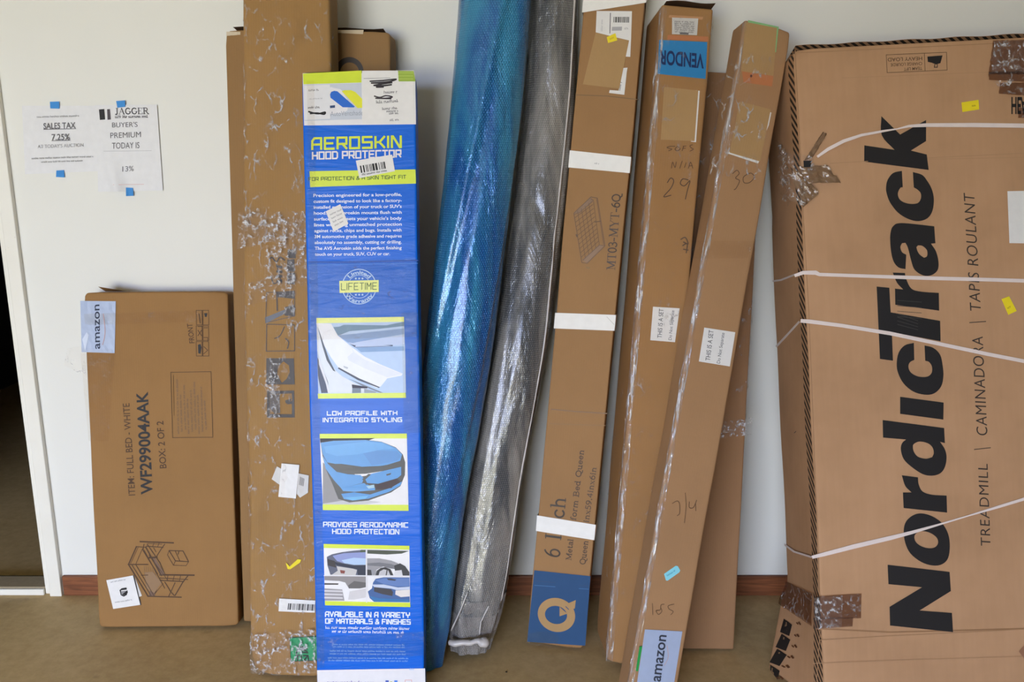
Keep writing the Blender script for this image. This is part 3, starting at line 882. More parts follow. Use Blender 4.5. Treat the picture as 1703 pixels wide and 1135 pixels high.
d.build('printed_mark'); d.poly([(282,192),(452,188),(455,358),(280,358)], D_, [[(298,212),(438,206),(440,250),(405,275),(438,272),(438,338),(300,336)]])
d.poly([(300,215),(360,212),(365,330),(330,336),(300,300)], C(92,84,80)); d.poly([(395,250),(435,240),(420,272),(400,268)], D_)
d.build('printed_mark')
d = Deco(fr, 0.004, A5)
d.poly([(345,665),(372,680),(362,780),(312,745)], LABEL2); d.poly([(480,708),(545,722),(540,830),(490,862),(470,838)], LABEL2); d.sheet([(375,645),(487,655),(465,866),(355,855)], LABEL, 5, 8, 0.001, 20, d=0.0008)
for k in range(5): d.line([(492+k*6,730+k*3),(486+k*6,780+k*2)], 0.8, INK_GREY, d=0.0006)
d.build('torn_paper_label')
d = Deco(fr, 0.004, A6)
d.sheet([(393,558),(640,572),(636,655),(388,646)], LABEL, 8, 4, 0.0006, 20); p_ = d.build('barcode_label'); d.barcode((455,590),(640,598),(636,642),(450,634), C(70,68,72), 7, 30, d=0.001)
d.build('barcode', parent=p_)
d = Deco(fr, 0.0042, A6); d.poly([(437,312),(458,330),(463,340),(520,288),(543,292),(535,312),(468,358),(450,356)], YELLOW); d.build('yellow_sticker')
d = Deco(fr, 0.0042, A6)
d.sheet([(464,826),(660,815),(664,984),(471,991)], GREEN, 6, 5, 0.001, 14); p_ = d.build('green_label')
d.frame([(466,828),(658,818),(662,982),(473,988)], 0.8, INK, d=0.0012)
for p in ([(510,935),(535,870),(550,860)], [(520,915),(548,900),(570,905)], [(530,890),(560,890),(585,905)], [(545,905),(585,920)], [(550,925),(590,930)], [(520,945),(520,985)], [(508,948),(535,945)], [(545,950),(545,980)], [(560,950),(590,948),(565,980)], [(590,950),(595,985)]): d.line(p, 2.0, INK, d=0.0014)
d.build('label_drawing', parent=p_)
film(fr, 'stretch_wrap', FILM, 0.004, 2.19, 0.002, 0.006, 3, wfn=bulge)
d = Deco(fr, 0.010, A4)
for q, sd in (([(120,250),(470,240),(470,400),(110,420)],6), ([(240,430),(470,420),(475,640),(240,640)],7), ([(95,250),(240,215),(250,420),(90,450)],1), ([(240,300),(470,250),(470,460),(230,400)],2), ([(150,640),(400,560),(420,700),(150,760)],3)):
    d.sheet(q, FILM_DENSE, 26, 26, 0.008, 24, seed=sd); d.build('gathered_film', smooth=True)
d.cv = A6
d.sheet([(200,800),(640,760),(650,1060),(200,1060)], FILM_DENSE, 30, 24, 0.008, 20, seed=5); d.build('gathered_film', smooth=True)
d.cv = A5
d.sheet([(275,-20),(372,-20),(372,360),(275,360)], FILM_DENSE, 16, 40, 0.007, 20, seed=8)
d.build('gathered_film', smooth=True)
tag(fr.e, 'tall cling-wrapped carton with a green label at its foot, left of the blue printed box', 'carton')

# ------------------------------------------------------------------ blue hood protector box
def aero_material():
    t = NT('glossy_blue_print')
    v = t.coord()
    c = t.mixc(t.noise(v, 5, 3), S(3, 94, 206), S(6, 102, 216))
    wr = t.noise(t.coord((5, 5, 26)), 1.2, 5, 0.6, 0.6)
    h = t.math('ADD', wr, t.math('MULTIPLY', t.noise(v, 40, 3), 0.15))
    return t.done(t.bsdf(c, 0.32, 0.22, t.bump(h, 0.35, 0.006)))
AERO = aero_material()
LIME, LIME2, AW, AG = C(206,222,48,.35), C(226,234,120,.35), C(226,224,228,.35), C(196,202,214,.35)
TW = C(222,232,248,.4)
fr = Frame('hood_protector_box', (-0.4177, -0.6300, 0.0113), 0.41, 8.32, -0.41, 0.318, 1.821, 0.070, f=wob(0.0010, 4, 5, 5))
carton_mesh('carton_body', fr, AERO, 0.004, wear=0.0012, seed=4, dents=[(0.159, 1.821, 0.03, 0.008), (-0.159, 1.821, 0.02, 0.005)])
m = MB(); m.grid(lambda i, j: (-0.150+0.302*i, 0.004+0.062*j, 1.8225+0.004*(1-j)*abs(math.sin(i*2.8))), 12, 3); m.build('top_flap', C(150,160,60), fr.e, True)
d = Deco(fr, 0.0010)
d.sheet([(503.5,122), (690.5,121), (692,207), (506,209)], AW, 12, 8)
d.build('white_print_panel')
d.sheet([(527.5,1115), (707,1112), (708,1156), (528.5,1158)], AW, 12, 4)
d.build('white_print_panel')
d.sheet([(515,285), (691,282), (692,305.5), (516,311.5)], LIME, 10, 2, d=0.0004)
d.build('lime_print_band')
d.cv = Y6
d.sheet([(170,232), (862,196), (862,338), (176,358)], LIME, 8, 3, d=0.0004)
for k in range(150):
    i = k % 25; j = k//25
    x = 560+i*12+(j % 2)*6; y = 340-j*20-(i*0.4)
    rr = 2.2*(1-j/7)
    if x < 862: d.poly([(x-rr,y), (x,y-rr), (x+rr,y), (x,y+rr)], C(120,140,20), d=0.0007)
d.poly([(180,362), (862,342), (866,770), (190,790)], AG, d=0.0003)
d.poly([(490,480),(505,448),(540,436),(578,442),(782,622),(772,632),(640,630),(497,518)], C(18,98,200), d=0.0006)
d.poly([(628,440),(660,428),(740,428),(790,450),(884,545),(884,636),(815,640)], C(222,222,40), d=0.0006)
d.text('AutoVentshade', (495,735), (880,722), (494,680), C(150,156,170), 0.0, d=0.0006)
d.build('logo_print')
# big wording
d.cv = A3
d.strokes('AEROSKIN', (566,940), (1122,926), (566,872), 3.7, LIME, 0.0006)
d.strokes('HOOD PROTECTOR', (568,1002), (1122,988), (568,960), 2.5, AW, 0.0006)
d.build('title_wording')
d.cv = A4
d.strokes('FOR PROTECTION & A SKIN TIGHT FIT', (478,70), (1018,57), (478,52), 1.1, C(70,100,40), 0.0008)
d.build('tagline_wording')
para = ['Precision engineered for a low-profile,', 'custom fit designed to look like a factory-', "installed extension of your truck or SUV's", 'hood. The Aeroskin mounts flush with', "surface and meets your vehicle's body", 'lines with long unmatched protection', 'against rocks, chips and bugs. Installs with', '3M automotive grade adhesive and requires', 'absolutely no assembly, cutting or drilling.', 'The AVS Aeroskin adds the perfect finishing', 'touch on your truck, SUV, CUV or car.']
for k, s_ in enumerate(para):
    y = 160+k*32.6; x = 505+k*0.9
    d.text(s_, (x, y), (995 if k < 10 else 930, y-6+k*0.3), (x, y-17), TW, 0.018, d=0.0006)
d.build('description_text')
d.line([(478,520), (700,522), (1085,512)], 1.4, C(20,72,170), 0.0004); d.line([(478,538), (1085,528)], 1.0, C(70,140,235), 0.0004)  # the fold's shade and glint painted as darker and lighter blue lines
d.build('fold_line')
# round seal
d.cv = None
rg = lambda r, n=48: [(597.5+r*0.98*math.cos(2*PI*k/n), 477+r*math.sin(2*PI*k/n)) for k in range(n)]
SE = C(170,205,246,.4)
d.poly(rg(29.5), SE, [rg(28)], d=0.0005); d.poly(rg(19.5), SE, [rg(18.6)], d=0.0005)
def arctext(st, r0, h, a0, a1, up):
    v, f = text_mesh(st, 0.03)
    x1 = max(a[0] for a in v)
    b = len(d.mb.v)
    for x, y in v:
        a = math.radians(a0+(a1-a0)*x/x1); r = r0+(y*h/CAPH if up else -y*h/CAPH)
        d.mb.v.append(d.P((597.5+r*math.cos(a), 477+r*math.sin(a)), 0.0006))
    for q in f: d.mb.f.append([b+i for i in q]); d.mb.m.append(SE)
arctext('Limited', 20.6, 6.0, -140, -40, True)
arctext('Warranty', 27.0, 5.6, 150, 30, False)
for a in (-165, -15): d.poly([(597.5+25*math.cos(math.radians(a))+2.2*math.cos(q), 477+23*math.sin(math.radians(a))+2.2*math.sin(q)) for q in [k*PI/2.5 for k in range(5)]], SE, d=0.0005)
for k in range(3):
    for yy in (463.5, 490.5): d.poly([(592+k*5.5+1.8*math.cos(q), yy+1.8*math.sin(q)) for q in [j*PI/2.5 for j in range(5)]], SE, d=0.0005)
d.poly([(564.5,467.5), (630,466), (630,486), (565,487.5)], LIME2, d=0.0009)
d.strokes('LIFETIME', (568,482.5), (626.5,481.5), (568,471.5), 1.2, C(84,110,60), 0.0012)
d.build('warranty_seal')
d.cv = A5
d.strokes('LOW PROFILE WITH', (660,343), (1098,341), (660,320), 1.7, TW, 0.0006)
d.build('caption_wording')
d.strokes('INTEGRATED STYLING', (634,386), (1128,384), (634,362), 1.7, TW, 0.0006)
d.build('caption_wording')
d.cv = A6
d.strokes('PROVIDES AERODYNAMIC', (695,66), (1273,71), (695,36), 1.7, TW, 0.0006)
d.build('caption_wording')
d.strokes('HOOD PROTECTION', (757,114), (1212,117), (757,84), 1.7, TW, 0.0006)
d.build('caption_wording')
d.strokes('AVAILABLE IN A VARIETY', (708,684), (1285,690), (708,652), 1.9, TW, 0.0006)
d.build('caption_wording')
d.strokes('OF MATERIALS & FINISHES', (709,730), (1290,736), (709,700), 1.9, TW, 0.0006)
d.build('caption_wording')
d.scrib((710,768), (1292,775), 4.6, TW, 31, 0.0006, wd=0.9); d.scrib((755,794), (1250,802), 4.6, TW, 32, 0.0006, wd=0.9)
d.build('caption_wording')
for y, a, b in ((880,755,1250),(896,760,1255),(924,740,1265),(944,738,1272),(972,725,1280),(990,728,1284)): d.scrib((a,y), (b,y+4), 2.6, C(120,170,235), 40+int(y), 0.0006, wd=0.6)
d.scrib((1285,1050), (1328,1050), 3, C(150,190,240), 60, 0.0006, wd=0.6)
d.build('small_print')
d.text('autoventshade.com', (718,1148), (1042,1150), (718,1124), C(96,92,170), 0.01, d=0.0006)
d.build('web_address'); d.poly([(1120,1122),(1142,1122),(1142,1146),(1120,1146)], C(60,90,180), d=0.0006); d.poly([(1152,1130),(1166,1130),(1166,1146),(1152,1146)], C(190,200,60), d=0.0006); d.poly([(1180,1122),(1202,1122),(1202,1146),(1180,1146)], C(70,130,220), d=0.0006); d.build('printed_icon'); d.frame([(1255,1120),(1300,1120),(1300,1150),(1255,1150)], 0.8, C(220,160,150), d=0.0006)
d.build('printed_icon')
# pictures
d = Deco(fr, 0.0013, Z4)
d.poly([(200,70),(1300,55),(1302,118),(200,136)], LIME2); d.poly([(218,1020),(1322,1008),(1326,1075),(220,1085)], LIME)
d.poly([(200,134),(1302,116),(1318,560),(1325,1010),(222,1022)], C(168,192,228,.35))
d.poly([(385,136),(1302,118),(1302,170),(1000,205),(620,235),(470,290)], C(118,148,176)); d.poly([(470,290),(1302,200),(1302,270),(700,375),(620,395)], C(138,164,208)); d.poly([(600,380),(1302,285),(1302,400),(1100,420),(690,435)], C(190,204,236)); d.poly([(620,398),(680,412),(1160,408),(1160,424),(690,440)], C(70,84,118)); d.poly([(690,440),(1302,425),(1302,480),(760,500)], C(136,168,212))
d.poly([(1100,830),(1280,790),(1325,900),(1325,1010),(1000,960)], C(126,154,182)); d.poly([(1000,930),(1325,925),(1325,945),(1000,950)], C(168,170,220))
d.poly([(200,134),(385,140),(470,290),(640,430),(800,550),(1000,650),(1285,770),(1270,795),(1090,830),(1010,930),(960,950),(700,830),(480,700),(380,560),(290,400),(215,200)], C(222,224,232,.35), d=0.0003)
d.poly([(590,560),(660,500),(650,440),(560,390),(640,440),(680,500),(800,590),(1280,775),(1090,815),(800,700),(600,600)], C(212,216,232,.35), d=0.0005)
d.poly([(205,190),(290,420),(350,600),(440,730),(520,800),(700,900),(960,1012),(640,1015),(360,1015),(300,880),(215,480)], C(206,212,224,.35), d=0.0003)
d.poly([(215,170),(300,420),(360,590),(440,745),(410,730),(330,600),(275,420)], C(86,96,112), d=0.0006); d.poly([(480,690),(740,830),(1000,940),(985,950),(720,850),(470,705)], C(80,86,104), d=0.0006); d.poly([(600,830),(800,910),(1040,1010),(1000,1010),(780,925)], C(120,128,146), d=0.0006)
d.poly([(212,560),(250,640),(345,870),(360,1012),(262,1014),(220,800)], C(84,92,118), d=0.0006); d.poly([(225,560),(260,640),(340,880),(375,1014),(345,1014),(320,900),(235,660)], C(228,230,240), d=0.0008); d.poly([(645,905),(840,935),(840,955),(650,950)], C(50,48,70), d=0.0008); d.poly([(650,950),(760,950),(760,1012),(648,1014)], C(118,132,150), d=0.0008); d.poly([(800,955),(960,1000),(940,1012),(800,1012)], C(150,160,176), d=0.0008); d.poly([(540,670),(600,690),(590,712),(545,692)], C(180,186,198), d=0.0008)
d.build('hood_picture')
d = Deco(fr, 0.0013, A5)
d.poly([(612,461),(1160,459),(1161,490),(612,490)], LIME); d.poly([(631,905),(1170,908),(1171,946),(632,941)], LIME)
d.poly([(613,490),(1161,490),(1170,908),(632,905)], C(224,222,226,.35))
d.poly([(632,640),(700,700),(760,880),(632,900)], C(150,148,150), d=0.0002); d.poly([(632,860),(760,860),(1000,890),(900,905),(632,905)], C(196,196,200), d=0.0002)
d.poly([(614,490),(960,488),(920,502),(640,520),(616,515)], C(44,44,58), d=0.0003)
CB, CD, CK = C(56,138,206,.35), C(32,92,152,.35), C(30,34,46,.35)
d.poly([(617,515),(700,503),(900,498),(1000,510),(1090,545),(1135,590),(1150,640),(1148,720),(1120,790),(1060,830),(920,880),(800,892),(730,870),(690,770),(650,680),(630,600)], CK, d=0.0004)
d.poly([(617,517),(700,505),(900,500),(1000,512),(1090,548),(1130,590),(1120,630),(1040,655),(900,680),(760,660),(660,640),(632,590)], CB, d=0.0006)
d.poly([(640,540),(900,510),(1010,520),(1085,555),(1000,560),(850,590),(720,600),(650,580)], C(74,152,216,.35), d=0.0007); d.poly([(870,560),(1100,570),(1125,600),(1100,630),(940,660)], C(50,126,196,.35), d=0.0007)
d.poly([(632,600),(665,650),(720,700),(790,715),(870,720),(890,740),(880,770),(800,790),(745,800),(700,750),(650,680)], CB, d=0.0006)
d.poly([(750,650),(880,668),(1050,660),(1140,625),(1140,650),(1040,690),(900,712),(790,715),(720,690),(670,650)], CK, d=0.0008)
d.poly([(925,715),(1030,690),(1125,668),(1125,720),(1100,740),(980,775),(910,770),(890,745)], CB, d=0.0009); d.poly([(960,780),(1100,742),(1118,760),(1075,800),(970,815)], C(60,44,50), d=0.0009)
d.poly([(745,800),(800,790),(890,770),(960,800),(960,815),(830,825),(760,820)], CB, d=0.0009)
d.poly([(748,838),(830,828),(930,842),(1060,800),(1130,760),(1120,785),(1050,825),(920,868),(820,880),(765,870)], CB, d=0.0009); d.poly([(765,862),(840,856),(920,850),(900,868),(820,878)], C(110,180,226), d=0.001); d.poly([(880,745),(920,712),(935,716),(900,748),(915,778),(905,782)], CK, d=0.001); d.poly([(1030,715),(1062,706),(1058,718),(1035,724)], CK, d=0.001); d.poly([(905,790),(955,780),(958,800),(920,805)], C(170,205,222), d=0.001)
d.build('front_end_picture')
d = Deco(fr, 0.0013, Z5)
d.poly([(148,40),(1305,66),(1305,120),(150,96)], LIME); d.poly([(165,808),(1315,832),(1318,892),(168,868)], LIME)
d.poly([(150,95),(1305,119),(1315,833),(165,810)], C(230,228,230,.35))
P_ = lambda pts, c, z=0.0005: d.poly(pts, C(*c), d=z)
P_([(192,215),(260,180),(400,150),(560,130),(716,118),(716,462),(240,455),(200,330)], (88,92,112)); P_([(270,200),(420,165),(716,150),(716,300),(560,320),(420,300),(330,270)], (140,150,200), .0007); P_([(390,260),(560,225),(716,235),(716,320),(560,322),(430,300)], (176,200,232), .0009); P_([(250,260),(330,290),(540,330),(716,330),(716,462),(610,460),(600,380),(330,330)], (26,34,58), .0009); P_([(200,240),(300,270),(320,360),(210,330)], (50,44,48), .001); P_([(325,340),(540,372),(600,390),(580,460),(260,455),(340,400)], (196,192,190), .001); P_([(370,390),(440,400),(430,440),(380,435)], (130,60,50), .0012); P_([(650,118),(716,120),(716,150),(640,150)], (70,84,60), .0012)
P_([(738,120),(1300,135),(1200,170),(1000,182),(738,170)], (66,74,58)); P_([(738,235),(900,235),(1060,265),(1150,300),(1160,350),(1080,350),(960,340),(860,390),(850,462),(738,462)], (150,148,152)); P_([(738,300),(900,290),(1060,310),(1165,350),(1120,380),(1050,370),(960,345),(738,330)], (112,112,118), .0007); P_([(850,462),(865,400),(920,362),(980,352),(1050,380),(1090,462)], (40,38,42), .0009); P_([(890,462),(905,410),(960,380),(1020,395),(1050,462)], (190,188,192), .0011); P_([(985,462),(1000,380),(1015,382),(1000,462)], (60,58,62), .0013); P_([(1100,330),(1180,300),(1250,340),(1305,420),(1305,465),(1215,465),(1200,390),(1110,400)], (48,48,52), .0009); P_([(738,385),(790,390),(800,462),(738,462)], (46,44,48), .0009); P_([(1110,400),(1195,390),(1215,462),(1095,462)], (214,212,214), .0007)
P_([(160,472),(718,478),(718,625),(640,640),(490,640),(440,560),(360,540),(160,530)], (140,134,134)); P_([(480,600),(560,540),(718,560),(718,620),(630,640),(490,640)], (96,92,92), .0007); P_([(160,568),(350,572),(345,590),(160,590)], (60,54,54), .0008); P_([(160,640),(400,655),(430,805),(165,805)], (150,146,150), .0006)
for k in range(3): P_([(160,660+k*45),(405,668+k*45),(410,690+k*45),(160,684+k*45)], (206,202,206), .0009)
P_([(400,640),(470,640),(500,680),(470,800),(440,800)], (232,230,234), .001); P_([(500,680),(718,640),(718,760),(560,790),(480,790)], (206,202,204), .0008)
P_([(745,680),(800,640),(815,560),(850,510),(960,490),(1305,492),(1310,825),(830,820),(770,770)], (56,92,150)); P_([(840,530),(960,500),(1305,500),(1310,610),(1140,610),(960,580)], (92,122,180), .0007); P_([(800,585),(960,585),(1150,625),(1310,615),(1310,655),(1130,660),(1060,640),(830,620)], (196,204,224), .0009); P_([(830,620),(1060,650),(1085,690),(1075,740),(940,715),(830,680)], (54,50,58), .001); P_([(1000,505),(1060,505),(1130,520),(1110,535),(1020,525)], (40,44,60), .001); P_([(1120,665),(1310,655),(1310,745),(1190,755),(1115,720)], (224,216,212), .001); P_([(770,740),(900,770),(1310,790),(1310,825),(830,820)], (40,110,170), .0009)
d.line([(724,110),(730,822)], 2.0, AW, .0014); d.line([(155,466),(1310,478)], 1.4, AW, .0014)
d.build('finishes_picture')
d = Deco(fr, 0.0020, Y6)
d.poly([(185,372),(490,362),(494,765),(192,782)], C(222,222,226), d=0.0002); p_ = d.build('return_label')
d.scrib((240,440),(362,436),4,INK_GREY,71,0.0006,wd=.7); d.scrib((250,540),(410,532),2.4,C(180,180,186),72,0.0006,wd=.5); d.scrib((235,648),(380,640),3.6,INK_GREY,73,0.0006,wd=.8); d.curve([(240,682),(300,700),(360,706),(430,690),(420,712),(340,700),(260,705)],2.6,INK,0.0006); d.poly([(490,612),(550,606),(550,636),(492,642)], C(40,66,110), d=0.0006)
d.build('label_writing', parent=p_)
d = Deco(fr, 0.0022, Y6)
d.sheet([(868,200),(1482,196),(1492,818),(872,828)], LABEL, 10, 8, 0.0004, 10); p_ = d.build('shipping_label')
d.poly([(1292,200),(1476,204),(1500,326),(1300,326)], C(150,176,60), d=0.0008)
for k in range(30): 
    x, y = 1300+(k % 10)*18, 225+(k//10)*36
    d.poly([(x,y-5),(x+5,y),(x,y+5),(x-5,y)], C(214,226,120), d=0.001)
d.curve([(965,325),(1040,320),(1120,315),(1270,300),(1180,330),(980,345),(1100,345),(1220,340),(1010,372),(1120,375),(1215,365),(1040,392),(1120,392)],2.4,C(46,38,42),0.0008)
d.curve([(1015,500),(1080,515),(1150,495),(1225,510),(1150,525),(1030,525),(1210,530)],2.2,C(60,50,54),0.0008)
d.scrib((1130,470),(1300,462),4.6,INK_GREY,81,0.0008,wd=.8); d.scrib((1040,585),(1300,570),4.8,INK_GREY,82,0.0008,wd=.9); d.scrib((1110,662),(1285,652),4.2,INK_GREY,83,0.0008,wd=.8); d.scrib((1160,690),(1300,682),3.6,INK_GREY,84,0.0008,wd=.7); d.scrib((1190,715),(1305,710),3.6,INK_GREY,85,0.0008,wd=.7); d.scrib((1200,795),(1310,788),4,C(120,118,124),86,0.0008,wd=.7)
d.line([(890,292),(1200,285)],0.6,INK_GREY,0.0008)
d.build('label_writing', parent=p_)
d = Deco(fr, 0.0024, A3)
d.sheet([(840,1012),(1068,974),(1086,1078),(862,1122)], LABEL, 5, 4, 0.0006, 20); p_ = d.build('barcode_label'); d.barcode((865,1045),(1022,1018),(1030,1062),(873,1090), INK, 5, 22, d=0.001); d.scrib((880,1105),(1040,1078),3,INK_GREY,90,0.001,wd=.7)
d.build('barcode', parent=p_)
d = Deco(fr, 0.0024, A4)
d.sheet([(574,240),(655,200),(700,308),(618,352)], LABEL, 4, 5, 0.0006, 20)
for k in range(4): d.scrib((600+k*9,262+k*20),(665+k*6,232+k*20),3,C(150,148,150),95+k,0.001,wd=.6)
d.build('price_label')
d = Deco(fr, 0.0030)
d.sheet([(509,436),(694,430),(695,560),(511,566)], CTAPE, 26, 18, 0.002, 14, seed=2); d.build('packing_tape', smooth=True); d.sheet([(668,520),(695,520),(700,720),(672,720)], CTAPE, 6, 22, 0.003, 12, seed=3); d.build('packing_tape', smooth=True); d.sheet([(520,1060),(706,1050),(706,1090),(521,1100)], CTAPE, 22, 8, 0.003, 16, seed=4); d.build('packing_tape', smooth=True); d.sheet([(511,135),(523,135),(540,1110),(527,1110)], CTAPE, 4, 60, 0.002, 14, seed=6)
d.build('packing_tape', smooth=True)
tag(fr.e, 'glossy blue printed box with car pictures, in front of the tall cling-wrapped carton', 'printed box')

# ------------------------------------------------------------------ rolls of bubble wrap
def interp(rows, z, k):
    for a, b in zip(rows, rows[1:]):
        if a[0] <= z <= b[0] or b is rows[-1]:
            t = (z-a[0])/(b[0]-a[0]); return a[k]+(b[k]-a[k])*t
def smooth_rows(rows, z, k):
    return (interp(rows, max(rows[0][0], z-0.06), k)+interp(rows, min(rows[-1][0], z+0.06), k)+2*interp(rows, z, k))/4
def roll_mesh(fr, name, m, rows, z0, z1, squash, fold, nu=120, step=0.008, seed=0, uvs=1.0):
    """rows: (z, x, y, r). A rolled sheet: spiral outer edge, soft dents and diagonal tucks."""
    nv = int((z1-z0)/step)
    base = fr.O
    mb = MB()
    def fn(i, j):
        z = z0+(z1-z0)*j
        x, y, r = (smooth_rows(rows, z, k) for k in (1, 2, 3))
        a = i*2*PI
        rr = r*(1+fold(a, z))
        rr += 0.004*noise.noise(Vector((math.cos(a)*1.4, math.sin(a)*1.4+seed*9, z*3.2)))+0.0022*noise.noise(Vector((math.cos(a)*4, math.sin(a)*4+seed, z*9)))
        return (x+rr*math.cos(a)-base.x, y+rr*squash(z)*math.sin(a)-base.y, z-base.z)
    mb.grid(fn, nu, nv, 0, wrap=True)
    o = mb.build(name, m, fr.e, True)
    me = o.data
    uv = me.uv_layers.new(name='sheet')
    for p in me.polygons:
        for li in p.loop_indices:
            vi = me.loops[li].vertex_index
            i, j = vi % nu, vi//nu
            if i == 0 and max(me.loops[q].vertex_index % nu for q in p.loop_indices) == nu-1: i = nu
            uv.data[li].uv = (i/nu*0.66*uvs, (z0+(z1-z0)*j/nv))
    return o
BW_BLUE = bubble_mat('blue_bubble_wrap', (20, 88, 168), (56, 148, 196), 0.0078, 0.22, 0.8, 0.25, 0.65)
BW_GREY = bubble_mat('clear_bubble_wrap', (80, 84, 90), (162, 159, 155), 0.0078, 0.24, 0.8, 0.25, 0.65)
blue_rows = [(0.0, -0.282, -0.455, 0.052), (0.05, -0.282, -0.445, 0.064), (0.115, -0.278, -0.430, 0.078), (0.29, -0.262, -0.405, 0.085), (0.482, -0.241, -0.373, 0.089), (0.767, -0.197, -0.329, 0.098), (0.955, -0.171, -0.299, 0.105), (1.291, -0.129, -0.262, 0.106), (1.658, -0.084, -0.216, 0.107), (2.055, -0.048, -0.172, 0.107), (2.26, -0.032, -0.160, 0.106)]
fr = Frame('bubble_wrap_roll', (-0.282, -0.455, 0.0))
def bfold(a, z):
    f = 0.0
    # two helical tucks where the sheet overlaps itself
    for ph, am in ((4.2, 0.085), (5.35, 0.06)):
        c = ph + (z-1.35)*1.15 if ph < 5 else ph + (z-0.7)*0.75
        dd = (a-c+PI) % (2*PI)-PI
        f += am*(math.exp(-(dd/0.10)**2)*0.5 - 0.8*math.exp(-((dd-0.24)/0.20)**2))
    if z < 0.2: f += 0.10*math.sin(a*5+2)*(0.2-z)/0.2
    return f
roll_mesh(fr, 'wrap_sheet', BW_BLUE, blue_rows, 0.004, 2.26, lambda z: 0.92 if z > 0.25 else 0.55+0.37*z/0.25, bfold, seed=1)
m = MB(); m.grid(lambda i, j: (-0.032+0.282+(0.03+0.07*j)*math.cos(i*2*PI), -0.160+0.455+(0.03+0.07*j)*0.92*math.sin(i*2*PI), 2.258-0.01*math.sin(j*20)), 40, 8, 0, wrap=True); m.build('rolled_end', BW_BLUE, fr.e, True)
tag(fr.e, 'tall blue roll of bubble wrap leaning beside the blue printed box', 'bubble wrap roll', None)

grey_rows = [(0.0, -0.140, -0.395, 0.050), (0.03, -0.140, -0.388, 0.062), (0.074, -0.132, -0.378, 0.076), (0.184, -0.112, -0.356, 0.090), (0.264, -0.102, -0.335, 0.094), (0.561, -0.056, -0.282, 0.088), (1.024, 0.033, -0.205, 0.089), (1.456, 0.088, -0.138, 0.081), (1.603, 0.103, -0.118, 0.083), (1.785, 0.121, -0.094, 0.080), (2.054, 0.130, -0.085, 0.076), (2.26, 0.136, -0.085, 0.075)]
fr = Frame('bubble_wrap_roll', (-0.140, -0.395, 0.0))
def gfold(a, z):
    f = 0.0
    for ph, am in ((5.55, 0.05), (4.05, 0.05)):
        c = ph + 0.15*math.sin(z*3)
        dd = (a-c+PI) % (2*PI)-PI
        f += am*(math.exp(-(dd/0.08)**2)*0.6 - 0.6*math.exp(-((dd-0.20)/0.16)**2))
    # a pinch across the middle
    f -= 0.06*math.exp(-((z-1.42+0.12*math.cos(a))/0.03)**2)*max(0, -math.sin(a))
    if z < 0.26: f += 0.09*math.sin(a*6+1)*(0.26-z)/0.26
    return f
roll_mesh(fr, 'wrap_sheet', BW_GREY, grey_rows, 0.16, 2.26, lambda z: 0.9, gfold, seed=2)
m = MB(); m.grid(lambda i, j: (0.136+0.140+(0.028+0.042*j)*math.cos(i*2*PI), -0.085+0.395+(0.028+0.042*j)*0.9*math.sin(i*2*PI), 2.258-0.01*math.sin(j*20)), 40, 8, 0, wrap=True); m.build('rolled_end', BW_GREY, fr.e, True)
SKIRT = bubble_mat('clear_film_end', (124, 120, 118), (164, 160, 157), 0.0078, 0.2, 0.8, 0.15, 0.9)
def sfold(a, z):
    t = max(0, (0.20-z)/0.20)
    return gfold(a, z)+0.14*t*math.sin(a*9+0.6)*abs(math.sin(a*2.5))
roll_mesh(fr, 'crumpled_end', SKIRT, grey_rows, 0.022, 0.21, lambda z: 0.55+0.35*min(1, z/0.2), sfold, nu=140, step=0.004, seed=5)
# rolled white lip where the sheet is tucked under
LIP = flat('folded_film_lip', (190, 184, 182), 0.3, 0.6)
def tube(pts, rad, nu=10, sq=1.0):
    mb = MB(); n = len(pts)-1
    def fn(i, j):
        k = min(n-1, int(j*n)); t = j*n-k
        p = Vector(pts[k]).lerp(Vector(pts[k+1]), t)
        dr = (Vector(pts[k+1])-Vector(pts[k])).normalized()
        a = dr.cross(Vector((0.1, 0.3, 1))).normalized(); b = dr.cross(a)
        r = rad*(1+(0.55 if rad > 0.01 else 0.25)*noise.noise(p*40)) * (1 if 0.02 < j < 0.98 else 0.4)
        return p+a*(r*math.cos(i*2*PI))+b*(r*sq*math.sin(i*2*PI))
    mb.grid(fn, nu, n*6, 0, wrap=True); return mb
def gp(x, y, yy): 
    p = hit(x, y, (0, yy, 0), Vector((0, 1, 0))); return p-fr.O
tube([gp(746,1068,-.442), gp(757,1071,-.448), gp(770,1069,-.450), gp(783,1070,-.456), gp(794,1066,-.462), gp(803,1070,-.462), gp(810,1066,-.452)], 0.014, 12, 0.8).build('tucked_lip', LIP, fr.e, True)
for p in ([gp(828,985,-.395), gp(812,1010,-.425), gp(800,1035,-.440), gp(797,1056,-.448)], [gp(778,985,-.425), gp(764,1020,-.440), gp(750,1050,-.440)]):
    tube(p, 0.0022, 8).build('film_fold', LIP, fr.e, True)
def edge_pts(rows, ang, z0, z1, n=40, k=1.02):
    out = []
    for q in range(n+1):
        z = z0+(z1-z0)*q/n; x, y, r = (smooth_rows(rows, z, c) for c in (1, 2, 3)); a = ang+0.15*math.sin(z*3)
        rr = r*(1+gfold(a, z))*k
        out.append((x+rr*math.cos(a)-fr.O.x, y+rr*0.9*math.sin(a)-fr.O.y, z-fr.O.z))
    return out
tube(edge_pts(grey_rows, 5.62, 0.16, 2.25), 0.0032, 6).build('sheet_edge', LIP, fr.e, True)
tag(fr.e, 'tall grey roll of clear bubble wrap, right of the blue roll', 'bubble wrap roll', None)

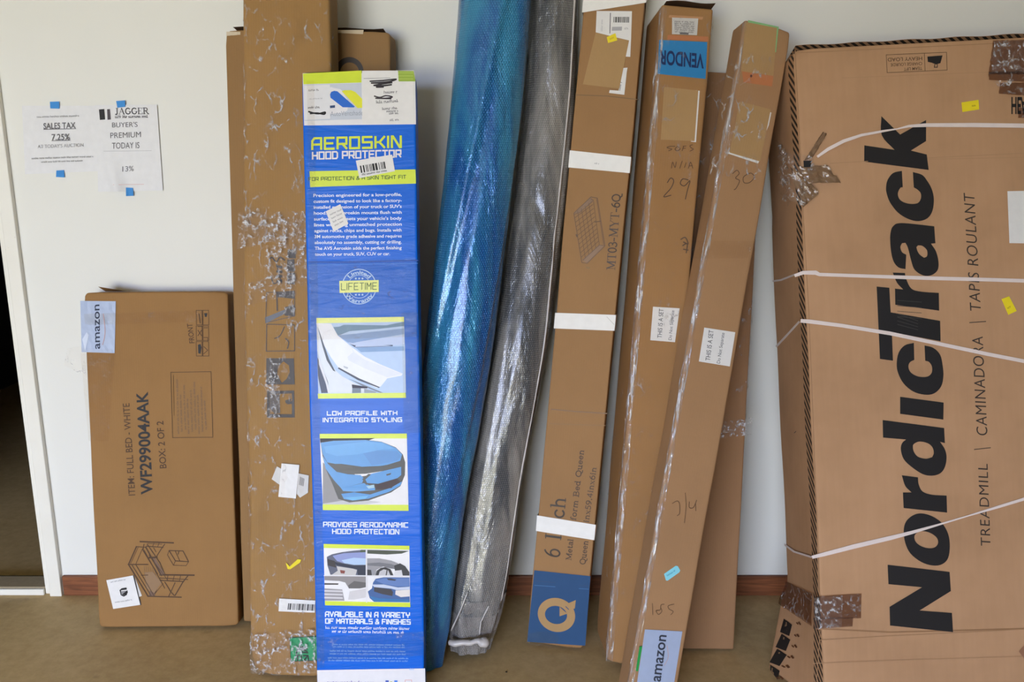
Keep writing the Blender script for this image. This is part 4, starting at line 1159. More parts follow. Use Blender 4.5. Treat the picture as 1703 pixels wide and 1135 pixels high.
# ------------------------------------------------------------------ queen bed carton with white bands
fr = Frame('bed_frame_carton', (0.1400, -0.3640, 0.0187), -10.04, 7.48, 3.56, 0.186, 2.131, 0.098, f=wob(0.0010, 6))
carton_mesh('carton_body', fr, KR_SIX, 0.004, wear=0.0012, seed=6, dents=[(-0.093, 0, 0.03, 0.008), (0.093, 0, 0.03, 0.008)])
d = Deco(fr, 0.0012, Z6)
BR = C(92,66,42)
d.strokes('MT03-MYT-6Q', (700,1055), (772,100), (598,1050), 1.9, C(66,50,38), font='serif')
d.build('model_lettering')
d.frame([(185,340),(400,135),(480,150),(575,750),(350,970),(285,960)], 1.0, BR)
d.line([(400,160),(430,175),(505,740),(575,750)], 0.8, BR); d.line([(185,355),(260,330),(420,190)], 0.8, BR); d.line([(505,740),(300,930)], 0.9, BR); d.line([(470,160),(560,740)], .7, BR)
for k in range(1, 5):
    t = k/5; d.line([(185+t*235,345-t*160),(285+t*220,945-t*205)], 0.8, BR)
for k in range(1, 11):
    t = k/11; d.line([(185+t*105,345+t*600),(415+t*90,180+t*560)], 0.8, BR)
d.poly([(190,340),(400,140),(430,180),(250,335)], C(134,102,70), d=-0.0002); d.poly([(290,930),(505,740),(560,755),(350,965)], C(140,106,74), d=-0.0002)
d.line([(215,610),(225,635)], 2.0, BR); d.line([(450,450),(525,440)], 1.4, BR); d.poly([(335,1010),(395,1020),(375,1040),(345,1035)], C(140,110,60))
d.build('bed_frame_sketch')
d.cv = Z7
d.strokes('6', (252,980), (252,908), (128,965), 2.6, C(56,42,30), font='serif')
d.build('printed_lettering')
d.strokes('I', (258,835), (262,790), (135,820), 3.0, C(50,38,28), font='serif'); d.strokes('n', (262,780), (268,700), (150,770), 2.6, C(56,42,30), font='serif')
d.build('printed_lettering')
d.strokes('ch', (283,660), (300,488), (170,648), 2.8, C(56,42,30), font='serif')
d.build('printed_lettering')
d.strokes('Metal', (345,1000), (362,826), (302,994), 1.5, C(72,52,36), font='serif')
d.build('printed_lettering')
d.strokes('form Bed Queen', (383,672), (450,95), (340,666), 1.5, C(72,52,36), font='serif')
d.build('printed_lettering')
d.strokes('Queen', (460,1035), (485,840), (415,1030), 1.4, C(76,56,40), font='serif')
d.build('printed_lettering')
d.strokes('inx59.4inx6in', (488,690), (552,238), (446,684), 1.4, C(76,56,40), font='serif')
d.build('printed_lettering')
d = Deco(fr, 0.0014, B4)
d.sheet([(106,366), (452,402), (420,830), (62,806)], QBLUE, 12, 10)
d.line([(110,430),(440,462)], 1.2, C(28,66,108), 0.0003); d.line([(108,458),(440,482)], 1.0, C(52,104,152), 0.0003)
el = lambda cx, cy, rx, ry, n=48, a0=0, a1=360: [(cx+rx*math.cos(math.radians(a0+(a1-a0)*k/n))+0.03*(ry*math.sin(math.radians(a0+(a1-a0)*k/n))), cy+ry*math.sin(math.radians(a0+(a1-a0)*k/n))+0.05*rx*math.cos(math.radians(a0+(a1-a0)*k/n))) for k in range(n)]
d.poly(el(243,640,115,105), KR_PATCH, [el(240,640,68,56)], d=0.0006)
d.poly([(262,590),(310,632),(262,648)], KR_PATCH, d=0.0007); d.poly([(300,575),(362,548),(356,600),(325,610)], KR_PATCH, d=0.0007)
d.line([(300,588),(318,606)], 1.2, QBLUE, 0.0009)
d.build('blue_print_panel')
d = Deco(fr, 0.0016, Y8)
d.poly([(262,150),(738,153),(726,520),(715,770),(652,765),(690,548),(250,438)], LABEL); p_ = d.build('torn_label')
d.line([(448,180),(440,450)], 1.4, INK_GREY, 0.0004); d.barcode((490,230),(700,230),(698,308),(488,305), INK, 4, 26, d=0.0004); d.poly([(470,365),(605,362),(600,415),(466,418)], C(172,170,174), d=0.0004)
d.scrib((340,420),(345,240),3,C(190,188,190),11,0.0004,wd=.6); d.scrib((640,400),(690,398),4,C(180,178,180),12,0.0004,wd=.7)
d.build('label_writing', parent=p_); d.poly([(610,920),(678,915),(640,1150),(560,1150)], LABEL)
d.cv = B1
d.poly([(362,430),(390,431),(372,598),(276,586),(280,568),(335,572)], LABEL); d.scrib((345,570),(360,510),4,INK_GREY,13,0.0004,wd=.7)
d.build('torn_label')
d = Deco(fr, 0.0022, B1); d.sheet([(192,207), (402,256), (340,560), (112,532)], KR_PATCH, 6, 8, 0.0008, 8); d.build('cardboard_patch')
d = Deco(fr, 0.0034, B1); d.poly([(262,236),(316,210),(328,256),(270,273)], YELLOW); d.poly([(278,245),(305,232),(308,242),(282,255)], C(214,190,30), d=0.0003); d.build('yellow_sticker')
# white bands: across the front and round both sides
def band(pts, name='white_band', side=True):
    mb = MB()
    a, b, c_, e = [fr.px(p[0], p[1], 0.0026) for p in pts]
    h = fr.w/2+0.0026
    def ext(p, q, x): t = (x-p[0])/(q[0]-p[0]); return p[2]+(q[2]-p[2])*t
    zt = lambda x: ext(a, b, x); zb = lambda x: ext(e, c_, x)
    y0, y1 = -0.0026, fr.t+0.0026
    per = [(-h, y1), (-h, y0), (-h*0.5, y0), (0, y0), (h*0.5, y0), (h, y0), (h, y1)]
    per2 = []
    for p, q in zip(per, per[1:]):
        for k in range(4): per2.append((p[0]+(q[0]-p[0])*k/4, p[1]+(q[1]-p[1])*k/4))
    per2.append(per[-1])
    n = len(per2)-1
    def fn(i, j):
        x, y = per2[int(round(i*n))]
        return (x, y+(fr.f(x, zt(x)) if y < 0.01 else 0)-0.0004*math.sin(x*90), zb(x)+(zt(x)-zb(x))*j)
    mb.grid(fn, n, 3); return mb.build(name, WHITEBAND, fr.e, False)
q = lambda cv, pts: [(cv[0]+x/cv[2], cv[1]+y/cv[2]) for x, y in pts]
band(q(B1, [(38,948),(425,990),(418,1092),(33,1056)]))
band(q(B2, [(90,803),(425,815),(418,903),(85,890)]))
band(q(B4, [(140,30),(487,85),(480,180),(128,125)]))
band([(974,-40),(1077,-40),(1070.5,5.5),(970.5,21)])
d = Deco(fr, 0.0032, B1); d.scrib((185,1034),(215,1038),3,C(170,168,168),14,wd=.6); d.build('band_mark'); d.cv = B2; d.line([(365,825),(405,868)],0.8,C(200,196,190)); d.build('band_mark')
d = Deco(fr, 0.0012); d.line([(957,158),(1010,160),(1062,166)], 1.4, C(124,96,64)); d.build('fold_line'); d.line([(917,681),(960,685),(1010,688)], 1.6, C(128,98,66)); d.line([(914,705),(1007,708)], 0.9, C(146,114,78)); d.build('fold_line')
m = MB(); m.grid(lambda i, j: (-0.096+0.192*i+0.004*math.sin(j*9), -0.004-0.003*math.sin(i*7)+0.108*0, -0.006+0.05*j*(0.6+0.4*math.sin(i*5))), 20, 5); m.build('loose_film', CTAPE, fr.e, True)
tag(fr.e, 'long kraft carton with white bands and a blue Q panel at its foot', 'carton')

def edge_wrap(fr, name, m, z0, z1, wd=0.030, dep=0.03, off=0.002, amp=0.006, seed=0, side=-1):
    """film gathered along a front edge of a box"""
    nv = int((z1-z0)/0.006)
    def fn(i, j):
        z = z0+(z1-z0)*j
        k = i*2
        if k < 1: x, y = side*fr.w/2, dep*(1-k); nx, ny = side, -0.2
        else: x, y = side*(fr.w/2-wd*(k-1)), 0.0; nx, ny = side*0.2, -1
        if abs(k-1) < 0.25: nx, ny = side*0.7, -0.7
        tp = math.sin(min(1, max(0, i))*PI)
        o = off*0.5+tp*(off+amp*abs(noise.noise(Vector((i*5, z*8, seed*4.1))))+amp*0.6*abs(noise.noise(Vector((i*11, z*34, seed*2.7)))))
        return (x+nx*o, y+ny*o, z)
    mb = MB(); mb.grid(fn, 16, nv); return mb.build(name, m, fr.e, True)

# ------------------------------------------------------------------ carton marked 29
fr = Frame('long_carton', (0.3724, -0.4972, 0.0355), 3.0, 7.53, 4.48, 0.155, 2.0, 0.212, f=wob(0.0012, 7))
carton_mesh('carton_body', fr, KR_29, 0.007, wear=0.0018, seed=7, dents=[(-0.074, 0, 0.04, 0.012)])
m = MB(); m.grid(lambda i, j: (-0.066+0.146*i, -0.006+0.14*j, 2.0035+0.012*(1-j)*(0.35+0.65*i)+0.003*math.sin(i*6)), 10, 6); m.build('top_flap', INK_SOFT, fr.e, True)
d = Deco(fr, 0.0014, B1)
d.poly([(655,95),(868,108),(862,125),(650,112)], C(186,138,96)); d.poly([(645,220),(900,232),(900,262),(640,250)], ORANGE)
d.sheet([(672,112),(836,118),(828,223),(671,216)], LABEL2, 5, 4, 0.0004, 12, d=0.0004); p_ = d.build('shipping_label')
for k in range(6): d.scrib((690,140+k*13),(815,146+k*13),3.0,C(130,126,126),50+k,0.0012,wd=.6)
d.poly([(720,205),(775,208),(775,220),(720,217)], INK_GREY, d=0.001)
d.build('label_writing', parent=p_)
d = Deco(fr, 0.0016, B1)
d.sheet([(590,252),(893,266),(882,498),(580,466)], VBLUE, 10, 6, 0.0006, 10); p_ = d.build('vendor_tape')
d.text('VENDOR', (872,345), (592,318), (870,430), C(14,40,92), 0.028, d=0.0012)
d.build('tape_lettering', parent=p_)
d = Deco(fr, 0.0016, B1); d.poly([(822,568),(846,573),(822,896),(790,892)], LABEL); d.sheet([(620,548),(836,571),(812,890),(600,880)], KR_PATCH, 5, 7, 0.0008, 8, d=0.0006); d.build('cardboard_patch')
d = Deco(fr, 0.0014, B1)
for st in ([(690,922),(660,922),(640,930),(670,940),(650,950)], [(705,922),(690,940),(705,950),(722,938),(705,922)], [(745,920),(735,950)], [(740,922),(760,920)], [(738,935),(755,934)], [(800,912),(785,918),(790,930),(805,940),(785,952)]): d.curve(st, 1.2, PENCIL)
d.build('handwriting')
for st in ([(668,1060),(675,1022),(690,1055),(698,1020)], [(735,1015),(720,1060)], [(760,1025),(750,1055)], [(775,1060),(788,1022),(802,1060)], [(780,1045),(800,1044)]): d.curve(st, 1.2, PENCIL)
d.build('handwriting')
d.cv = B2
d.curve([(700,80),(718,55),(735,70),(720,110),(680,158),(720,150)], 1.5, C(80,58,42)); d.build('handwriting')
d.curve([(815,65),(785,60),(772,85),(795,98),(825,70),(812,120),(800,172)], 1.5, C(80,58,42))
d.build('handwriting')
for st in ([(775,395),(800,385),(815,420),(790,410)], [(785,430),(810,420),(805,470)], [(790,450),(815,455)]): d.curve(st, 2.0, C(96,74,54))
d.build('handwriting')
d = Deco(fr, 0.0018, B2)
d.sheet([(620,769),(768,778),(742,966),(605,955)], LABEL, 4, 5, 0.0005, 12); p_ = d.build('set_label')
d.text('THIS IS A SET', (668,944), (678,782), (644,941), C(60,62,70), 0.0, d=0.001); d.build('label_lettering', parent=p_); d.text('Do Not Separate', (722,955), (738,790), (705,953), C(80,82,90), 0.0, d=0.001)
d.build('label_lettering', parent=p_)
film(fr, 'stretch_wrap', FILM_LIGHT, 0.004, 1.99, 0.0038, 0.003, 7)
edge_wrap(fr, 'gathered_film', FILM_EDGE, 0.01, 1.99, 0.016, 0.02, 0.002, 0.006, 7)
tag(fr.e, 'film-wrapped long carton with a blue VENDOR label and 29 written on it', 'carton')

# ------------------------------------------------------------------ carton marked 30
fr = Frame('long_carton', (0.3960, -0.6960, 0.0361), 9.8, 11.53, 12.3, 0.148, 2.010, 0.085, f=wob(0.0012, 8))
carton_mesh('carton_body', fr, KR_30, 0.006, wear=0.002, seed=8, dents=[(0.0765, 2.035, 0.06, 0.016), (-0.0765, 2.035, 0.05, 0.016), (0.02, 2.035, 0.03, 0.006)])
d = Deco(fr, 0.0014, B1)
d.poly([(1110,448),(1310,475),(1300,545),(1120,520)], ORANGE); d.poly([(1150,128),(1342,170),(1338,200),(1325,330),(1320,330),(1328,184),(1148,142)], GREENEDGE)
d.sheet([(1130,140),(1330,178),(1308,480),(1104,450)], KR_PATCH, 5, 7, 0.0008, 8, d=0.0006)
d.poly(ring(1168,480,7,9), C(90,50,40), d=0.0008)
d.build('cardboard_patch')
d = Deco(fr, 0.0014, B1)
d.poly([(1030,955),(1222,1012),(1212,1030),(1024,968)], LABEL); d.build('torn_label'); d.poly([(1285,705),(1296,710),(1280,790),(1262,830)], LABEL)
d.sheet([(1095,640),(1292,690),(1224,1018),(1032,962)], KR_PATCH, 5, 7, 0.0008, 8, d=0.0006)
d.build('cardboard_patch')
d = Deco(fr, 0.0014, B2)
PN = C(96,70,50)
d.curve([(1062,30),(1085,12),(1098,30),(1078,55),(1100,70),(1082,110),(1070,120)], 1.3, PN); d.curve([(1150,30),(1122,50),(1125,80),(1155,80),(1182,50),(1165,28),(1142,34)], 1.3, PN)
d.build('handwriting')
d.cv = B3
d.curve([(955,880),(985,865),(1000,885),(1000,940),(985,955)], 1.1, PN); d.curve([(1035,815),(1040,900),(1030,1000)], 1.0, PN); d.curve([(1060,870),(1060,905),(1085,905),(1105,860)], 1.1, PN); d.curve([(1098,880),(1100,925)], 1.1, PN)
d.build('handwriting')
d.cv = B4
d.curve([(832,570),(835,640)], 1.0, PN); d.curve([(905,575),(885,580),(880,610),(855,615),(870,638),(890,620),(885,600)], 1.0, PN); d.curve([(965,575),(930,585),(935,605),(960,620),(945,640)], 1.0, PN)
d.build('handwriting')
d = Deco(fr, 0.0018, B2)
d.sheet([(904,885),(1076,911),(1046,1101),(874,1073)], LABEL, 5, 5, 0.0005, 12); p_ = d.build('set_label')
d.text('THIS IS A SET', (935,1070), (955,902), (910,1066), C(60,62,70), 0.0, d=0.001); d.build('label_lettering', parent=p_); d.text('Do Not Separate', (990,1085), (1016,915), (972,1082), C(80,82,90), 0.0, d=0.001)
d.build('label_lettering', parent=p_)
d = Deco(fr, 0.0016, B4)
d.sheet([(786,730),(1016,742),(956,1120),(728,1120)], SLATE, 8, 8, 0.0005, 10); p_ = d.build('tape_label')
d.text('amazon', (880,1052), (918,766), (818,1045), C(52,58,72), 0.014, d=0.001); d.curve([(905,950),(928,900),(922,830)], 1.0, C(196,166,160), 0.001)
d.build('label_lettering', parent=p_)
d = Deco(fr, 0.0016, B4); d.poly([(770,834),(752,838),(730,986),(744,988)], C(34,150,70)); d.line([(768,832),(750,836)], 0.9, INK, 0.0004); d.build('green_label')
d = Deco(fr, 0.0022, B4); d.poly([(903,388),(975,338),(988,340),(1003,366),(998,378),(925,430),(915,428)], CYAN); d.scrib((925,402),(975,368),3,C(70,150,180),17,0.0004,wd=.6); d.build('cyan_sticker')
edge_wrap(fr, 'gathered_film', FILM_EDGE, 0.02, 2.0, 0.014, 0.010, 0.0015, 0.005, 8)
d = Deco(fr, 0.0024)
d.sheet([(1214,80),(1300,100),(1262,300),(1180,290)], FILM, 18, 30, 0.002, 12, seed=9); d.build('packing_tape', smooth=True); d.sheet([(1150,400),(1254,402),(1242,430),(1145,430)], CTAPE, 14, 4, 0.001, 12)
d.build('packing_tape', smooth=True)
tag(fr.e, 'tilted long carton with 30 written on it and a grey label at its foot', 'carton')

# ------------------------------------------------------------------ wrapped carton behind it
fr = Frame('wrapped_carton', (0.6240, -0.3800, 0.0150), 4.04, 9.5, 3.0, 0.201, 1.855, 0.058, f=wob(0.0010, 9))
carton_mesh('carton_body', fr, KR_12, 0.005, wear=0.0015, seed=9)
film(fr, 'stretch_wrap', FILM, 0.70, 1.845, 0.003, 0.004, 9)
d = Deco(fr, 0.006)
d.sheet([(1192,702),(1250,694),(1249,722),(1190,730)], FILM_DENSE, 22, 12, 0.008, 30, seed=4); d.build('gathered_film', smooth=True); d.sheet([(1205,560),(1222,556),(1220,592),(1206,592)], FILM_DENSE, 10, 12, 0.008, 30, seed=5)
d.build('gathered_film', smooth=True)
tag(fr.e, 'brown film-wrapped carton standing behind the tilted carton marked 30', 'carton')

# ------------------------------------------------------------------ treadmill carton
fr = Frame('treadmill_carton', (0.868, -0.779, 0.081), -2.97, 14.14, -2.68, 0.90, 1.860, 0.331, f=wob(0.0012, 10, 4, 3), left=True)
def stripe_material():
    t = NT('cardboard_hazard_edge')
    a = KR_NOR
    v = t.coord()
    sx = t.n('ShaderNodeSeparateXYZ'); t.l(v, sx.inputs[0])
    # diagonal black dashes printed along the front border of the side panels
    ph = t.math('ADD', t.math('MULTIPLY', sx.outputs[2], 42.0), t.math('MULTIPLY', sx.outputs[1], -38.0))
    ph = t.math('ADD', ph, t.math('MULTIPLY', sx.outputs[0], 44.0))
    st = t.math('GREATER_THAN', t.math('FRACT', ph), 0.5)
    y = sx.outputs[1]
    inb = t.math('MULTIPLY', t.math('GREATER_THAN', y, 0.007), t.math('LESS_THAN', y, 0.060))
    k = t.math('MULTIPLY', st, inb)
    big = t.noise(v, 3.0, 4, 0.6)
    c = t.ramp(big, [(0.3, S(168,130,97)), (0.5, S(182,142,107)), (0.72, S(192,151,116))])
    c = t.mixc(0.14, c, t.ramp(t.noise(t.coord((14, 14, 1.2)), 5.0, 3), [(0.35, S(164,126,92)), (0.65, S(186,146,110))]))
    c = t.mixc(k, c, S(40, 34, 30))
    return t.done(t.bsdf(c, 0.75, 0.25, t.bump(t.noise(v, 14, 4), 0.25, 0.006)))
KR_STRIPE = stripe_material()
# the carton has a fold a hand above the floor, below which its end swells out a little
fr.flare = lambda y, z: (0.012+0.062*min(1.0, max(0.0, (0.26-z)/0.26)))*min(1.0, max(0.0, (0.27-z)/0.05))*min(1.0, max(0.0, y/0.331))
carton_mesh('carton_body', fr, KR_STRIPE, 0.007, wear=0.0025, seed=10, dents=[(-0.45, 1.86, 0.04, 0.008), (-0.45, 1.45, 0.06, 0.006)], step=0.04)
m = MB(); m.grid(lambda i, j: (-0.445+0.89*i, 0.004+0.12*j, 1.8605+0.010*(1-j)+0.0015*math.sin(i*40)), 40, 4); m.build('top_flap', KR_STRIPE, fr.e, True)
d = Deco(fr, 0.0014)
LT = INK
T_ = [
 [(1437.2,242),(1487.5,249.5),(1466.3,225.4),(1465.4,193.4),(1496.8,224),(1539.8,200),(1539.8,235),(1514.8,250.7),(1541,257.3),(1544.2,283),(1437,269)],
 [(1499.7,284.4),(1485.2,288),(1476,299.5),(1473.4,312),(1474.4,322),(1480,337),(1492.7,353.6),(1509.6,364.3),(1526.6,368.2),(1542,363.4),(1550.5,350.7),(1552.8,331),(1549,314),(1541,300),(1533,291),(1518,286.4),(1519.5,312),(1526,316),(1531,322),(1531,331),(1525,338.5),(1510,338.9),(1497,333),(1493,322.6),(1497,313),(1501.2,311.7)],
 [(1496.8,660.3),(1569.2,670),(1568.7,698.3),(1496.8,688.6)],
 [(1484.3,453.7),(1504.6,454.5),(1506.3,463.5),(1515.3,480.4),(1532.2,485.5),(1561,487.5),(1561.5,517),(1488.5,507.2),(1488,480.4),(1501.7,481.8),(1491.3,470.6)],
 [(1457.5,477),(1478.6,479),(1480.9,519.9),(1563.2,534),(1564,567.8),(1482.9,553),(1484.8,600.3),(1463.1,597.4)],
 [(1519.5,570.7),(1504,575),(1494,587.6),(1491,606),(1493.4,621),(1502.6,638.3),(1518.5,651.5),(1537,656.8),(1552.8,655),(1564.7,643.6),(1568.7,626.4),(1567.4,608),(1563.2,590.4),(1552,579),(1537.3,574.9),(1538.4,600.3),(1545,602.6),(1549.7,610.6),(1548.9,621),(1541,627),(1526.4,626.4),(1514.5,619.8),(1510.6,610.6),(1513,603),(1520.3,598.9)],
 [(1499.4,790.9),(1526.4,794.3),(1527.7,806.2),(1534.3,818),(1550.2,823.4),(1574,824.7),(1574.8,853),(1502.6,845.3),(1501.3,819.4),(1515.8,819.4),(1505.3,808.8)],
 [(1476,939.8),(1579,951.7),(1581,983.5),(1528.8,1015.8),(1582.7,1019.8),(1584.5,1051.6),(1479.8,1040.7),(1479,1009.7),(1533.2,977.1),(1477.2,972)],
]
for p in T_: d.poly(d.rounded(p), LT)
d.poly(d.rounded([(1480,395.9),(1482,381.8),(1486,375.5),(1492.7,371.9),(1509.6,371.9),(1553.3,376.7),(1555.3,404.9),(1548,405.7),(1556.2,418.4),(1560.4,435.3),(1559,449.4),(1549,457.9),(1535,458.4),(1521,449.4),(1515.3,435.3),(1509.6,412.8),(1505.4,404.3),(1499.8,404.9),(1497,411.4),(1499.8,419.8),(1506.8,424),(1505.4,448),(1494,445.2),(1485.7,435.3),(1481.5,418.4)]), LT, [d.rounded([(1523.7,411.4),(1525.5,418),(1529.4,424),(1536.4,429.1),(1540.8,427),(1542,422),(1540.6,415.6),(1533.6,409.4),(1526.5,408.5)])])
d.poly(d.rounded([(1467.7,699),(1570,712.3),(1571.3,737.5),(1563.4,735.3),(1571.3,748),(1574,761.2),(1571.3,777),(1563.4,787.7),(1550,791.6),(1534.3,789),(1515.8,777),(1502.6,763.9),(1497.9,748),(1500,737.5),(1506.6,731.4),(1468.3,728.2)]), LT, [d.rounded([(1518,744),(1519.8,738.8),(1529,734.8),(1542.3,737.5),(1550.2,744),(1552.8,753.3),(1550.2,760.7),(1539.6,763.4),(1526.4,760),(1519.8,752)])])
d.poly(d.rounded([(1502.6,883),(1506.5,867.8),(1518,857.6),(1532,854.3),(1549.7,859),(1566.2,870.3),(1576.4,888),(1579.4,908.5),(1576.4,928.8),(1566.2,939),(1551,941),(1532,935.2),(1514,921.2),(1505.2,903.4)]), LT, [d.rounded([(1520.4,893.2),(1524.3,886.9),(1534.4,883.8),(1547,886.9),(1557.3,894.5),(1559.8,903.4),(1554.8,910.5),(1544.6,912.3),(1532,909),(1523,902)])])
d.build('bold_lettering')
d.off = 0.0018
for k in range(4):        # scuffs across the T
    d.line([(1492,500+k*9),(1532,503+k*9)], 0.8, C(66,64,62), 0.0004); d.line([(1492,522+k*6),(1526,534+k*5)], 0.7, C(70,68,66), 0.0004)
d.build('scuff_marks')
d.off = 0.0014
g = C(62,52,46)
d.text('TREADMILL', (1647,909), (1642,772), (1631,908), g, -0.004, space=1.1); d.build('treadmill_lettering'); d.line([(1620,748),(1647,745)], 1.3, g)
d.build('divider_mark')
d.text('CAMINADORA', (1642,725), (1634,560), (1624,724), g, -0.004, space=1.1); d.build('treadmill_lettering'); d.line([(1612,537),(1639,535)], 1.3, g)
d.build('divider_mark')
d.text('TAPIS ROULANT', (1631,519), (1620,323), (1613,517), g, -0.004, space=1.1)
d.build('treadmill_lettering')
d.cv = B5
d.frame([(700,315),(1045,300),(1048,402),(705,417)], 0.9, C(96,72,50)); d.line([(918,308),(922,408)], 0.9, C(96,72,50))
d.poly([(935,325),(1022,318),(1010,362),(985,370),(960,360),(938,355)], INK); d.line([(978,370),(975,386),(992,386),(992,370)], 1.2, INK)
d.text('HEAVY LOAD', (905,325), (708,333), (906,345), C(96,72,50), 0.01); d.text('CHARGE LOURDE', (905,356), (725,364), (906,373), C(96,72,50), 0.01); d.text('TEAM LIFT', (905,383), (800,389), (906,400), C(96,72,50), 0.01)
d.build('lifting_notice')
d = Deco(fr, 0.0014, B5)
d.text('HEAVY', (1415,560), (1560,560), (1415,650), INK, 0.03); d.build('printed_warning')
d = Deco(fr, 0.009, B5)  # added sheets that paint crinkle glints over the packing tape
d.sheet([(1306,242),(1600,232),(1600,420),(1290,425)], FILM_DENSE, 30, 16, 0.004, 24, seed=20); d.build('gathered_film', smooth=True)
d = Deco(fr, 0.006); d.sheet([(1354,994),(1400,990),(1398,1044),(1354,1046)], FILM_DENSE, 12, 10, 0.004, 24, seed=21); d.build('gathered_film', smooth=True)
# crease lines near the borders
d = Deco(fr, 0.0010)
d.line([(1322,84),(1327,180),(1334,330),(1345,520),(1352,700),(1358,860),(1361,985)], 1.4, C(158,120,86)); d.line([(1358,1046),(1480,1052),(1703,1046)], 2.2, C(150,112,78)); d.line([(1364,1065),(1480,1058),(1703,1047)], 1.2, C(160,122,88)); d.line([(1325,88),(1500,80),(1703,70)], 1.4, C(162,124,90)); d.line([(1352,1104),(1500,1098),(1703,1092)], 1.0, C(166,128,94)); d.line([(1380,272),(1500,265),(1703,255)], 1.0, C(166,128,94)); d.line([(1500,266),(1703,262)], 0.8, C(168,130,96)); d.line([(1364,1046),(1358,1134)], 1.0, C(160,122,88)); d.line([(1400,130),(1703,118)], 0.8, C(168,130,96))
d.build('fold_line')
d = Deco(fr, 0.0012, Z8, side=-1)
for y in (250,460,670,890,1100):
    d.poly([(308,y),(415,y+85),(398,y+270-30),(285,y+185)], INK)
    d.poly([(335,y+75),(375,y+110),(365,y+170),(330,y+140)], C(132,104,78), d=0.0004)
    d.line([(345,y+50),(350,y+85)], 1.6, C(132,104,78), 0.0004)
for k, y in enumerate((300,470,620,770,900,1060)): d.line([(500-k*14,y),(520-k*14,y+30)], 2.2, C(96,58,36)); d.line([(470-k*14,y+6),(490-k*14,y+26)], 1.6, C(96,58,36))
d.build('side_pictograms')
d = Deco(fr, 0.0012, B7, side=-1); d.curve([(195,350),(205,365),(200,390),(192,400),(205,420),(205,445),(195,455)], 1.2, C(80,56,40)); d.build('side_marking')
# straps
def strap(pts, wds, lift=None, spts=None):
    mb = MB(); d = Deco(fr, 0.002, None, mb); d.ribbon(pts, wds, STRAP, 0.0012, lift)
    if spts:
        d2 = Deco(fr, 0.002, None, mb, side=-1); d2.ribbon(spts, [3.0]*len(spts), STRAP, 0.0012)
    mb.build('packing_strap', None, fr.e)
strap([(1358,262),(1375,250),(1400,237),(1430,227),(1466,220),(1490,216),(1510,211),(1540,209),(1620,209),(1840,212)], [4,5.5,5.5,4.5,3.5,2.0,4,6,7,7], [.004,.008,.010,.010,.008,.006,.004,.002,.002,.002])
strap([(1321,459),(1335,454),(1356,454),(1362,457),(1450,460),(1540,463),(1620,465),(1850,472)], [5,6,7,5.5,5.5,6,6,6], None, [(1278,440),(1286,468),(1300,466),(1323,457)])
strap([(1331,534),(1345,535),(1400,542),(1480,555),(1560,572),(1640,589),(1860,632)], [6,6.5,6,6,6,6,6], None, [(1292,577),(1308,560),(1331,535)])
strap([(1350,927),(1370,922),(1420,909),(1480,895),(1515,886),(1560,873),(1610,858),(1660,843),(1860,782)], [5,6.5,7.5,7,5.5,3,2.2,4.5,6], None, [(1302,903),(1322,918),(1351,927)])
# tape
d = Deco(fr, 0.0026)
d.sheet([(1352,992),(1432,987),(1431,1028),(1352,1030)], BTAPE, 14, 8, 0.003, 18, seed=1); d.build('packing_tape', smooth=True); d.sheet([(1352,1028),(1418,1027),(1417,1042),(1352,1046)], BTAPE, 12, 5, 0.003, 18, seed=2)
d.build('packing_tape', smooth=True)
d = Deco(fr, 0.003, side=-1); d.sheet([(1298,962),(1353,988),(1352,1042),(1291,1000)], BTAPE, 10, 8, 0.003, 14, seed=3); d.build('packing_tape', smooth=True)
TT = flat('brown_tape_scraps', (128, 100, 76), 0.22, 0.7, 0.8)
d = Deco(fr, 0.004, B5)
d.sheet([(330,762),(356,770),(275,905),(225,925)], TT, 5, 14, 0.014, 30, seed=4); d.build('torn_tape', smooth=True)
d.sheet([(190,960),(355,950),(436,1052),(240,1056)], TT, 12, 8, 0.016, 22, seed=5); d.build('torn_tape', smooth=True)
d.sheet([(130,880),(270,900),(300,1000),(140,1010)], FILM_DENSE, 12, 10, 0.020, 30, seed=6); d.build('torn_tape', smooth=True)
d.sheet([(140,960),(240,1020),(305,1115),(215,1195)], TT, 10, 12, 0.022, 30, seed=7); d.build('torn_tape', smooth=True)
d.sheet([(120,1000),(235,1030),(230,1190),(150,1160)], FILM_DENSE, 12, 12, 0.026, 34, seed=8); d.build('torn_tape', smooth=True)
d.poly([(215,930),(262,930),(255,965),(218,968)], INK, d=0.016)
d.build('tape_scrap')
d = Deco(fr, 0.003, side=-1); d.sheet([(1300,232),(1316,250),(1322,345),(1308,330)], FILM_DENSE, 10, 20, 0.020, 24, seed=9); d.build('torn_tape', smooth=True)
d = Deco(fr, 0.003, B5)
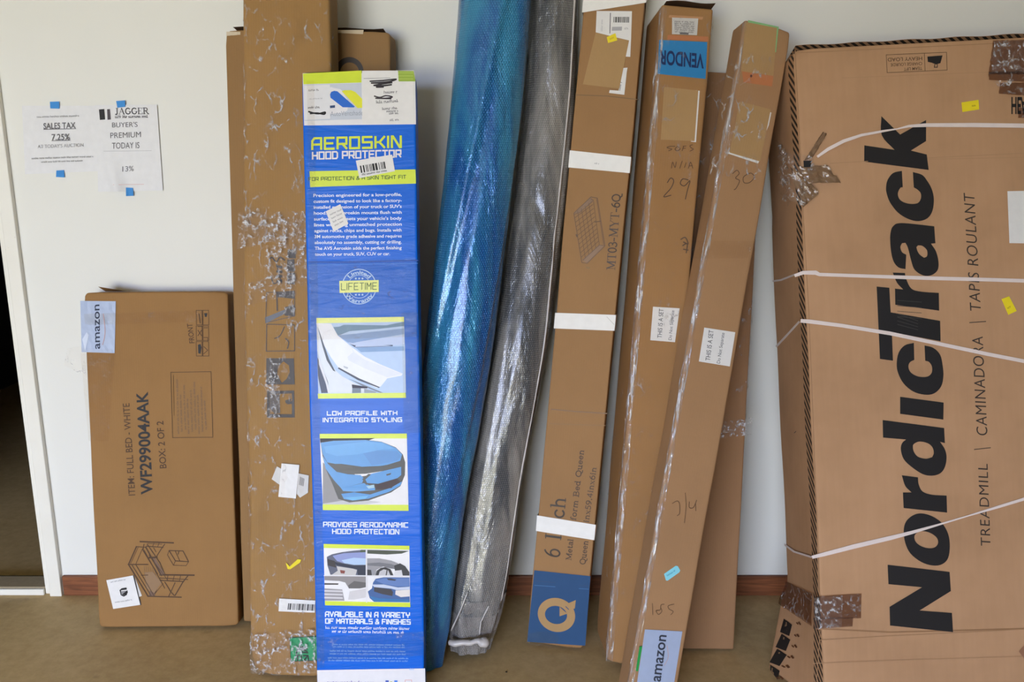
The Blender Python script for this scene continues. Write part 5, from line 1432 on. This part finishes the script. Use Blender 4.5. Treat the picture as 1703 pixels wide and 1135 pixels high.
d.sheet([(1303,238),(1600,230),(1600,430),(1280,430)], BTAPE, 30, 16, 0.008, 18, seed=10); d.build('packing_tape', smooth=True); d.sheet([(1278,415),(1600,410),(1600,480),(1280,462)], BTAPE, 24, 8, 0.008, 18, seed=11); d.build('packing_tape', smooth=True); d.sheet([(1345,480),(1600,470),(1600,560),(1340,540)], BTAPE, 20, 8, 0.006, 18, seed=12); d.build('packing_tape', smooth=True); d.sheet([(1300,470),(1420,458),(1400,495),(1340,500)], FILM_EDGE, 12, 6, 0.006, 24, seed=13); d.build('torn_tape', smooth=True)
d.sheet([(1448,620),(1600,610),(1600,680),(1450,678)], BTAPE, 12, 6, 0.004, 18, seed=14)
d.build('packing_tape', smooth=True)
d = Deco(fr, 0.0026, B5); d.poly([(1129,588),(1226,573),(1230,628),(1134,643)], YELLOW); d.scrib((1190,612),(1215,608),3,C(170,150,20),5,0.0004,wd=.7); d.build('yellow_sticker')
d = Deco(fr, 0.0026, B6); d.poly([(1400,702),(1445,685),(1490,772),(1440,795)], YELLOW); d.scrib((1438,760),(1460,750),4,C(170,150,20),6,0.0004,wd=.7); d.build('yellow_sticker')
d = Deco(fr, 0.0026, B6); d.sheet([(1434,66),(1640,62),(1645,376),(1446,372)], LABEL, 6, 8, 0.001, 8); d.build('address_label')
d = Deco(fr, 0.0026, B8); d.poly([(1665,920),(1720,860),(1720,965),(1700,965)], flat('brown_tape', (150,108,84), 0.3, 0.6)); d.build('packing_tape')
tag(fr.e, 'huge strapped carton with bold black lettering up its front, rightmost of all', 'carton')

# ------------------------------------------------------------------ small things on the floor
def pebble(name, x, y, r, rgb, label):
    p = hit(x, y, (0, 0, 0), Vector((0, 0, 1)))
    mb = MB()
    mb.grid(lambda i, j: tuple(Vector((math.sin(j*PI)*math.cos(i*2*PI), math.sin(j*PI)*math.sin(i*2*PI)*0.8, 0.6*math.cos(j*PI)+0.55))*r*(1+0.2*noise.noise(Vector((i*6, j*5, r*999))))), 14, 8, 0, wrap=True)
    o = mb.build(name, flat(name+'_stone', rgb, 0.8), None, True)
    o.location = p
    tag(o, label, 'pebble')
pebble('pebble', 842, 1119, 0.0035, (52, 42, 30), 'small dark crumb on the concrete floor before the bubble wrap rolls')
